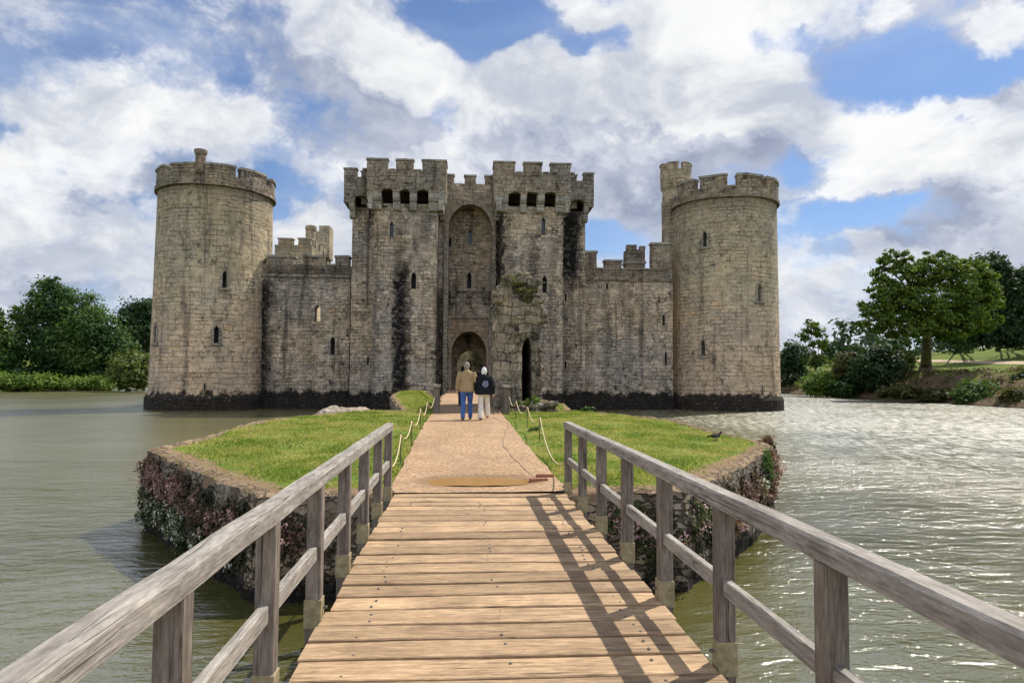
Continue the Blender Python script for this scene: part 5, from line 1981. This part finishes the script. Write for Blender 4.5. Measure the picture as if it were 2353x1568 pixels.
# edges: 11->0 left chamfer lower, 10->11 left chamfer upper, 0->1 front, 1->2 and 2->3 right chamfer, 3->4 right side
clump('white flowered bushy plant hanging at the left corner of the island wall', [(10, 0.05, 0.75, 0.55, 0.42), (10, 0.28, 0.42, 0.50, 0.34), (10, 0.12, 0.25, 0.45, 0.25), (9, 0.95, 0.6, 0.45, 0.45)], 5200, L_WALLG, L_WHITE, 0.40)
clump('dusky pink valerian along the upper left island wall', [(10, 0.30, 1.05, 0.50, 0.25), (10, 0.55, 0.95, 0.50, 0.26), (10, 0.80, 1.02, 0.45, 0.25), (10, 0.10, 1.18, 0.40, 0.20)], 4600, L_RUST, L_PINK, 0.7)
clump('white flowered plant trailing to the water in the middle of the left island wall', [(10, 0.62, 0.55, 0.45, 0.32), (10, 0.80, 0.40, 0.42, 0.30), (10, 0.92, 0.60, 0.38, 0.26), (10, 0.95, 0.22, 0.36, 0.22)], 4600, L_WALLG, L_WHITE, 0.45)
clump('pink and rusty plant on the left island wall close to the bridge', [(11, 0.15, 0.90, 0.42, 0.28), (11, 0.45, 0.75, 0.40, 0.26), (11, 0.8, 0.95, 0.36, 0.22), (0, 0.05, 0.85, 0.32, 0.22)], 3600, L_RUST, L_PINK, 0.35)
clump('small sparse white flowers low on the left island wall behind the handrail', [(11, 0.30, 0.40, 0.34, 0.2), (11, 0.65, 0.42, 0.30, 0.2)], 1500, L_WALLG, L_WHITE, 0.4)
clump('pink valerian mound under the right handrail next to the bridge', [(0, 0.86, 0.95, 0.34, 0.26), (0, 0.96, 0.70, 0.36, 0.28), (1, 0.12, 0.92, 0.36, 0.26)], 3400, L_WALLG, L_PINK, 0.6)
clump('dense pink valerian cushion halfway along the right island wall', [(1, 0.45, 0.85, 0.42, 0.32), (1, 0.70, 0.72, 0.42, 0.34), (1, 0.90, 0.90, 0.36, 0.24)], 4000, L_RUST, L_PINK, 0.65)
clump('sparse rusty plant on the right island wall between two pink ones', [(2, 0.15, 1.05, 0.36, 0.2), (2, 0.35, 0.75, 0.3, 0.2)], 1500, L_RUST, L_WHITE, 0.2)
clump('pink valerian spilling over the right corner of the island wall', [(2, 0.72, 0.80, 0.40, 0.32), (2, 0.90, 1.12, 0.36, 0.26), (3, 0.05, 1.0, 0.40, 0.36)], 4200, L_RUST, L_PINK, 0.65)
clump('leafy dark green plant beside the pink valerian at the right corner', [(2, 0.62, 1.28, 0.26, 0.22), (2, 0.68, 1.05, 0.28, 0.22)], 1800, L_MID, L_WALLG, 0.2)
clump('brown grassy tuft on the far right corner of the island', [(3, 0.10, 1.45, 0.30, 0.25), (3, 0.22, 1.15, 0.32, 0.3)], 1700, L_RUST, L_OLIVE, 0.3)
# plants on the ruin
E = [((PX(1190, YBR) + dx, YBR + dy, PZ(1190, 640, YBR) + dz), (r, r, r * 0.5)) for dx, dy, dz, r in ((0.1, 0.1, 0.0, 0.30), (0.35, -0.02, -0.35, 0.22), (0.3, -0.16, -0.8, 0.22), (0.22, -0.14, -0.45, 0.25), (-0.3, 0.4, 0.0, 0.28), (0.4, 1.2, 0.0, 0.3), (-0.45, -0.1, -0.25, 0.2), (0.7, 0.0, -0.15, 0.2), (-0.1, -0.1, -0.15, 0.3), (0.85, -0.15, -0.9, 0.16), (0.75, -0.1, -0.5, 0.16), (-0.6, -0.1, -0.7, 0.14))]
o = leaves('wall_plant', E, 4200, 0.045, [L_BRIGHT, L_DRY], None, 0.5, second=0.62)
tag(o, 'yellow green tufts growing on top of the ruined arch', 'plant')
E = [((PX(1228, 25.6) + dx, 25.5 + dy, 2.0 + dz), (r, r, r * 1.2)) for dx, dy, dz, r in ((0.05, 0, 0.15, 0.13), (-0.25, 0.1, 0.02, 0.12), (-0.6, 0.2, 0.0, 0.1))]
o = leaves('wall_plant', E, 700, 0.04, [L_BRIGHT], None, 0.5)
tag(o, 'small green weeds on the rubble heap below the doorway', 'plant')

# ------------------------------------------------------------------ grass blades on the islands
L_GRASS = leafmat('grass_blades', [(0.085, 0.145, 0.020), (0.155, 0.21, 0.034), (0.26, 0.265, 0.065), (0.45, 0.37, 0.17)], 0.35, 0.7, 0.9, 0.45, 0.62)
pts = []
pr = random.Random(21)
while len(pts) < 62000:
    if pr.random() < 0.80: x, y = pr.uniform(-6.7, 7.4), 9.9 + 16.4 * pr.random() ** 1.6
    else: x, y = pr.uniform(-3, 4.6), pr.uniform(26, 37)
    if -1.02 < x < 1.56: continue
    P = OCT if y < 26.1 else NECK
    d = polydist(x, y, P)
    if d < -0.05: continue
    e_ = bare(x, y, P)
    if pr.random() < e_ * 0.93: continue
    if pr.random() < 0.75 * sstep(0.0, 0.45, noise.fractal(Vector((x * 0.8, y * 0.8, 8)), 1, 2, 4)): continue
    pts.append((x, y, lawn_h(x, y)))
c = np.array(pts, dtype=np.float32)
n = len(c)
hgt = (0.016 + 0.034 * RNG.random(n)) * (1 + 0.7 * (RNG.random(n) > 0.965))
ang = RNG.random(n) * 2 * np.pi
wd = np.stack([np.cos(ang), np.sin(ang), np.zeros(n)], 1) * (0.006 + 0.005 * RNG.random(n) + 0.0004 * c[:, 1])[:, None]
lean = np.stack([RNG.normal(size=n) * 0.5, RNG.normal(size=n) * 0.5, np.ones(n)], 1) * hgt[:, None]
co_ = np.empty((n, 3, 3), dtype=np.float32)
co_[:, 0] = c - wd
co_[:, 1] = c + wd
co_[:, 2] = c + lean
me = bpy.data.meshes.new('grass')
me.vertices.add(n * 3)
me.vertices.foreach_set('co', co_.ravel())
me.loops.add(n * 3)
me.loops.foreach_set('vertex_index', np.arange(n * 3, dtype=np.int32))
me.polygons.add(n)
me.polygons.foreach_set('loop_start', np.arange(0, n * 3, 3, dtype=np.int32))
me.update(calc_edges=True)
o = mkme('grass', me, [L_GRASS])
tag(o, 'short green grass on the island lawns', 'grass', kind='stuff')
for (x, y, r, lab) in ((1.84, 17.3, 0.09, 'dark green weed at the right path edge'), (4.7, 25.4, 0.17, 'leafy green weed on the far edge of the right lawn')):
    o = leaves('weed', [((x, y, lawn_h(x, y) + r * 0.4), (r, r, r * 0.6))], 420, 0.05, [L_MID], None, 0.5)
    tag(o, lab, 'plant')
# ------------------------------------------------------------------ people
def cloth(name, c, rough=0.9, scale=14, var=0.16):
    m, g = newmat(name)
    pos = g.n('ShaderNodeNewGeometry').outputs['Position']
    n = g.noise(pos, scale, 6, 0.6)
    w = g.noise(g.v('MULTIPLY', pos, (1, 1, 0.35)), 26, 3, 0.5)
    k = g.mr(n, 0.3, 0.7, 1 - var, 1 + var, False)
    finish(g, g.mix(1.0, c, g.comb(k, k, k), 'MULTIPLY'), rough, g.m('ADD', n, w), 0.02, 0.8, 0.15)
    return m


M_SKIN = plain('skin', (0.52, 0.30, 0.21), 0.6, 0.1, 20, 0.3)
M_HGREY = cloth('grey_hair', (0.30, 0.26, 0.23), 0.8, 60)
M_HWHITE = cloth('white_hair', (0.78, 0.76, 0.74), 0.8, 60, 0.1)
M_HBLACK = cloth('black_hair', (0.015, 0.013, 0.012), 0.7, 60)
M_TAN = cloth('tan_jacket_cloth', (0.33, 0.235, 0.13))
M_JEANS = cloth('blue_denim', (0.055, 0.115, 0.30), 0.9, 8, 0.35)
M_BLACK = cloth('black_jacket_cloth', (0.013, 0.014, 0.018))
M_CREAM = cloth('cream_trouser_cloth', (0.66, 0.60, 0.52), 0.9, 8, 0.08)
M_SHOEB = cloth('brown_shoe_leather', (0.10, 0.055, 0.035), 0.6)
M_PRINT = cloth('faded_blue_grey_print', (0.16, 0.17, 0.25), 0.9, 22, 0.9)
M_DKCLOTH = cloth('dark_navy_cloth', (0.018, 0.02, 0.03))
M_EYE = plain('eye_white', (0.7, 0.7, 0.68), 0.3, 0.05)
M_LIP = plain('lips', (0.40, 0.17, 0.14), 0.5, 0.1)


def shell(parts, voxel, smooth=2):
    b = bmesh.new()
    for f in parts: f(b)
    mods = [('REMESH', dict(mode='VOXEL', voxel_size=voxel))]
    if smooth: mods.append(('SMOOTH', dict(factor=0.5, iterations=smooth)))
    return evalmods(b, mods)


def hand(b, wr, side, curl=0.5, d=Vector((0, 0, -1))):
    """palm, four bent fingers of different lengths and a thumb from the side of the palm"""
    wr = Vector(wr)
    fwd = Vector((0, 1, 0))
    out = Vector((side, 0, 0))
    tube(b, [wr, wr + d * 0.045, wr + d * 0.088], [(0.024, 0.020), (0.040, 0.018), (0.039, 0.015)][::1], 10)
    for i, (o_, L) in enumerate(((0.030, 0.072), (0.011, 0.082), (-0.009, 0.077), (-0.028, 0.060))):
        p = wr + d * 0.082 + fwd * o_
        inn = -out
        k1 = p + d * (L * 0.42) + inn * (0.10 * curl * L)
        k2 = k1 + d * (L * 0.30) + inn * (0.55 * curl * L * 0.6)
        k3 = k2 + d * (L * 0.20) + inn * (0.9 * curl * L * 0.5)
        tube(b, [p - d * 0.012, k1, k2, k3], [0.0105, 0.0098, 0.0092, 0.0075], 7)
    t0 = wr + d * 0.030 + fwd * 0.028
    tube(b, [t0, t0 + d * 0.028 + fwd * 0.024, t0 + d * 0.058 + fwd * 0.030 - out * 0.008], [0.0135, 0.0115, 0.009], 7)


def person(loc, rz, H, lab, pose, top, legs_, hair, group, jacket_len=0.86, bulk=1.0, flare=1.0, printed=False, long_hair=False):
    """faces +Y before turning; pose: foot offsets (left, right) as (x, y, lift), wrists (left, right) as (x, y, z)"""
    s = H / 1.75
    T = Matrix.Translation(loc) @ Matrix.Rotation(rz, 4, 'Z') @ Matrix.Scale(s, 4)
    hips = [Vector((sx * 0.095, 0, 0.93)) for sx in (-1, 1)]
    feet = [Vector((p[0], p[1], 0.085 + p[2])) for p in pose['feet']]
    knees = [h.lerp(f, 0.5) + Vector((0, 0.05 + pose.get('bend', 0.02), 0)) for h, f in zip(hips, feet)]
    sh = [Vector((sx * 0.185, 0.0, 1.425)) for sx in (-1, 1)]
    wr = [Vector(p) for p in pose['wrists']]
    el = [a.lerp(w, 0.52) + Vector((sx * 0.035, -0.05, 0.0)) for a, w, sx in zip(sh, wr, (-1, 1))]
    ln = pose.get('lean', 0.02)
    hd = Vector((0.0, ln + 0.015, 1.625))

    def torso(b, k=1.0, z0=0.86, z1=1.5, e=0.0):
        pr = [(0.86, 0.165, 0.115), (0.95, 0.170, 0.120), (1.08, 0.150, 0.108), (1.22, 0.165, 0.115), (1.34, 0.180, 0.115), (1.42, 0.165, 0.095), (1.48, 0.085, 0.070)]
        tube(b, [(0, ln * (z - 0.9) * 1.6, z) for z, _, _ in pr if z >= z0 - 1e-3], [((a + e) * k, (c + e) * k) for z, a, c in pr if z >= z0 - 1e-3], 18)

    def body(b):
        torso(b)
        tube(b, [(0, ln, 1.44), (0, ln + 0.01, 1.56)], [0.058, 0.053], 10)
        ell(b, hd, (0.076, 0.096, 0.118), 3)
        ell(b, hd + Vector((0, 0.045, -0.070)), (0.050, 0.050, 0.042), 2)
        tube(b, [hd + Vector((0, 0.090, 0.022)), hd + Vector((0, 0.118, -0.022)), hd + Vector((0, 0.095, -0.032))], [0.010, 0.016, 0.014], 8)
        for sx in (-1, 1):
            ell(b, hd + Vector((sx * 0.078, -0.004, -0.005)), (0.012, 0.024, 0.034), 2)
        for h, k, f in zip(hips, knees, feet):
            tube(b, [h + Vector((0, 0, 0.03)), k, k.lerp(f, 0.35), f], [0.088, 0.058, 0.056, 0.040], 12)
            tube(b, [f + Vector((0, -0.05, -0.045)), f + Vector((0, 0.06, -0.050)), f + Vector((0, 0.16, -0.062))], [(0.034, 0.036), (0.042, 0.032), (0.034, 0.018)], 10)
        for a, e_, w in zip(sh, el, wr):
            tube(b, [a, e_, w], [0.052, 0.042, 0.027], 10)
        for w, e_, sx in zip(wr, el, (-1, 1)):
            hand(b, w, sx, pose.get('curl', 0.6), (w - e_).normalized())

    def jacket(b):
        torso(b, 1.0, jacket_len, 1.5, 0.022 * bulk)
        k = 0.03 * bulk
        z0 = jacket_len
        tube(b, [(0, -0.005, z0 - 0.06), (0, 0.0, z0 + 0.06), (0, ln * 0.3, 1.12)], [(0.190 + k * flare, 0.140 + k * flare), (0.192 + k * flare, 0.142 + k * flare), (0.175 + k, 0.128 + k)], 18)
        tube(b, [(0, ln - 0.005, 1.43), (0, ln + 0.004, 1.525)], [0.088, 0.075], 14)
        for a, e_, w in zip(sh, el, wr):
            tube(b, [a + Vector((0, 0, 0.005)), a.lerp(e_, 0.3), e_, e_.lerp(w, 0.97)], [0.070 + 0.4 * k, 0.074 + 0.5 * k, 0.062 + 0.5 * k, 0.046 + 0.3 * k], 12)

    def trousers(b):
        tube(b, [(0, 0, 0.80), (0, 0, 0.90), (0, 0, 1.04)], [(0.165, 0.128), (0.188, 0.136), (0.166, 0.124)], 18)
        for h, k, f in zip(hips, knees, feet):
            tube(b, [h + Vector((0, 0, 0.0)), h.lerp(k, 0.5), k, k.lerp(f, 0.5), f + Vector((0, -0.004, -0.03))], [0.108, 0.096, 0.076 * (0.6 + 0.4 * flare), 0.068 * flare, 0.066 * flare], 14)

    def shoes(b):
        for f in feet:
            tube(b, [f + Vector((0, -0.075, -0.040)), f + Vector((0, -0.03, -0.040)), f + Vector((0, 0.07, -0.050)), f + Vector((0, 0.17, -0.062)), f + Vector((0, 0.195, -0.066))], [(0.030, 0.034), (0.042, 0.046), (0.047, 0.036), (0.042, 0.024), (0.022, 0.014)], 12)

    def hairp(b):
        ell(b, hd + Vector((0, -0.012, 0.020)), (0.084, 0.096, 0.112), 3)
        if long_hair:
            ell(b, hd + Vector((0, -0.030, -0.020)), (0.096, 0.085, 0.105), 3)
            ell(b, hd + Vector((0, -0.035, -0.075)), (0.085, 0.065, 0.065), 3)
        else:
            ell(b, hd + Vector((0, -0.040, -0.045)), (0.066, 0.056, 0.06), 2)

    def fin(bm, name, mats, parent):
        bm.transform(T)
        return mk(name, bm, mats, parent, True)

    r_ = fin(shell([body], 0.0085, 1), 'person', [M_SKIN], None)
    tag(r_, lab, 'person', group)
    b = shell([hairp], 0.012, 1)
    # hair stops at the face
    bmesh.ops.delete(b, geom=[v for v in b.verts if v.co.y > hd.y + 0.058 and v.co.z < hd.z + 0.075], context='VERTS')
    fin(b, 'hair', [hair], r_)
    b = shell([trousers], 0.016, 3)
    roughen(b, 0.006, 9, 2)
    fin(b, 'trousers', [legs_], r_)
    b = shell([jacket], 0.016, 3)
    roughen(b, 0.010, 7, 5)
    fin(b, 'jacket', [top], r_)
    fin(shell([shoes], 0.010, 2), 'shoes', [M_SHOEB], r_)
    b = bmesh.new()
    for sx in (-1, 1): ell(b, hd + Vector((sx * 0.031, 0.083, 0.012)), (0.013, 0.010, 0.008), 2)
    fin(b, 'eyes', [M_EYE], r_)
    b = bmesh.new()
    ell(b, hd + Vector((0, 0.098, -0.058)), (0.024, 0.008, 0.007), 2)
    fin(b, 'mouth', [M_LIP], r_)
    if printed:
        # round worn print on the back, following the cloth
        b = bmesh.new()
        cx, cz = 0.045, 1.19
        N, M = 26, 5
        rows = []
        for j in range(M + 1):
            rr = j / M
            rows.append([(cx + 0.105 * rr * math.cos(2 * math.pi * k / N) * (1 + 0.10 * math.sin(k * 2.4)), cz + 0.115 * rr * math.sin(2 * math.pi * k / N) * (1 + 0.08 * math.sin(k * 1.7 + 1))) for k in range(N)])
        def yb(x, z): return -(0.108 + 0.052 * bulk) * math.sqrt(max(0.05, 1 - (x / 0.23) ** 2)) - 0.020 + ln * (z - 0.9) * 1.2
        vs = [[b.verts.new((x, yb(x, z), z)) for x, z in row] for row in rows]
        for p, q in zip(vs, vs[1:]):
            for k in range(N): b.faces.new((p[k], p[(k + 1) % N], q[(k + 1) % N], q[k]))
        bmesh.ops.remove_doubles(b, verts=b.verts[:], dist=1e-5)
        g_ = bmesh.ops.extrude_face_region(b, geom=b.faces[:])
        for v in g_['geom']:
            if isinstance(v, bmesh.types.BMVert): v.co.y += 0.05
        fin(b, 'print', [M_PRINT], r_)
    return r_


GPE = 'people walking to the gate'
p = at(1070, 962, 20.9)
person((p.x + 0.02, 20.9, path_z(p.x, 20.9)), 0.0, 1.76, 'person in a tan jacket and blue jeans walking away beside the white haired one',
       dict(feet=((-0.115, -0.22, 0.0), (0.115, 0.16, 0.0)), wrists=((-0.285, 0.06, 0.90), (0.285, 0.10, 0.93)), lean=0.03), M_TAN, M_JEANS, M_HGREY, GPE, 0.90, 1.0)
p = at(1111, 962, 20.9)
person((p.x, 20.9, path_z(p.x, 20.9)), -0.03, 1.60, 'person with white hair in a big black jacket with a round print and cream trousers',
       dict(feet=((-0.105, -0.16, 0.0), (0.125, 0.20, 0.05)), wrists=((-0.27, 0.10, 0.98), (0.31, 0.0, 0.86)), lean=0.03), M_BLACK, M_CREAM, M_HWHITE, GPE, 0.90, 2.3, 1.42, True, True)
p = at(1062, 850, 30)
person((p.x, 30.2, path_z(p.x, 30.2)), 0.2, 1.74, 'dark haired person in dark clothes further up the path, mostly hidden on the left',
       dict(feet=((-0.10, 0.0, 0.0), (0.10, 0.12, 0.0)), wrists=((-0.26, 0.05, 0.9), (0.26, 0.05, 0.9))), M_DKCLOTH, M_DKCLOTH, M_HBLACK, GPE, 0.90, 1.2)
p = at(1107, 850, 30)
person((p.x, 30.0, path_z(p.x, 30.0)), -0.1, 1.76, 'person with bushy black hair further up the path, hidden behind the white haired one',
       dict(feet=((-0.10, 0.1, 0.0), (0.10, 0.0, 0.0)), wrists=((-0.26, 0.05, 0.9), (0.26, 0.05, 0.9))), M_DKCLOTH, M_DKCLOTH, M_HBLACK, GPE, 0.90, 1.2, 1.0, False, True)

# ------------------------------------------------------------------ bird on the lawn
M_FEATH = cloth('black_feathers', (0.012, 0.012, 0.014), 0.6, 40)
M_BELLY = cloth('pale_belly_feathers', (0.35, 0.34, 0.32), 0.8, 40)
M_BEAK = plain('dark_beak', (0.06, 0.05, 0.04), 0.4, 0.1)
bx, by = 5.85, 15.4
bz = lawn_h(bx, by)


def birdbody(b):
    tube(b, [(-0.23, 0, 0.15), (-0.13, 0, 0.165), (-0.02, 0, 0.165), (0.08, 0, 0.175), (0.13, 0, 0.20)], [(0.022, 0.012), (0.058, 0.045), (0.082, 0.072), (0.068, 0.066), (0.040, 0.042)], 14)
    tube(b, [(0.10, 0, 0.195), (0.145, 0, 0.245), (0.165, 0, 0.275)], [0.048, 0.034, 0.03], 12)
    ell(b, (0.178, 0, 0.285), (0.044, 0.034, 0.035), 2)
    for s in (-1, 1): tube(b, [(0.06, s * 0.062, 0.185), (-0.06, s * 0.078, 0.18), (-0.20, s * 0.03, 0.165)], [(0.018, 0.040), (0.016, 0.045), (0.006, 0.012)], 10)
    tube(b, [(-0.18, 0, 0.155), (-0.33, 0, 0.135)], [(0.028, 0.014), (0.034, 0.006)], 8)


b = shell([birdbody], 0.008, 1)
b.transform(Matrix.Translation((bx, by, bz)) @ Matrix.Scale(0.66, 4))
bird = mk('bird', b, [M_FEATH], None, True)
tag(bird, 'black bird standing on the right lawn near the island edge', 'bird')
b = bmesh.new()
tube(b, [(0.212, 0, 0.284), (0.262, 0, 0.274)], [0.015, 0.004], 8)
b.transform(Matrix.Translation((bx, by, bz)) @ Matrix.Scale(0.66, 4))
mk('beak', b, [M_BEAK], bird, True)
for s in (-1, 1):
    b = bmesh.new()
    tube(b, [(0.0, s * 0.035, 0.11), (0.015, s * 0.035, 0.055), (0.0, s * 0.035, 0.004)], [0.012, 0.007, 0.006], 7)
    for a in (-0.5, 0, 0.5): tube(b, [(0.0, s * 0.035, 0.006), (0.05 * math.cos(a), s * 0.035 + 0.05 * math.sin(a), 0.004)], [0.005, 0.003], 5)
    b.transform(Matrix.Translation((bx, by, bz)) @ Matrix.Scale(0.66, 4))
    mk('leg', b, [M_BEAK], bird, True)
b = bmesh.new()
ell(b, (0.0, 0, 0.118), (0.10, 0.055, 0.035), 3)
b.transform(Matrix.Translation((bx, by, bz)) @ Matrix.Scale(0.66, 4))
mk('belly', b, [M_BELLY], bird, True)
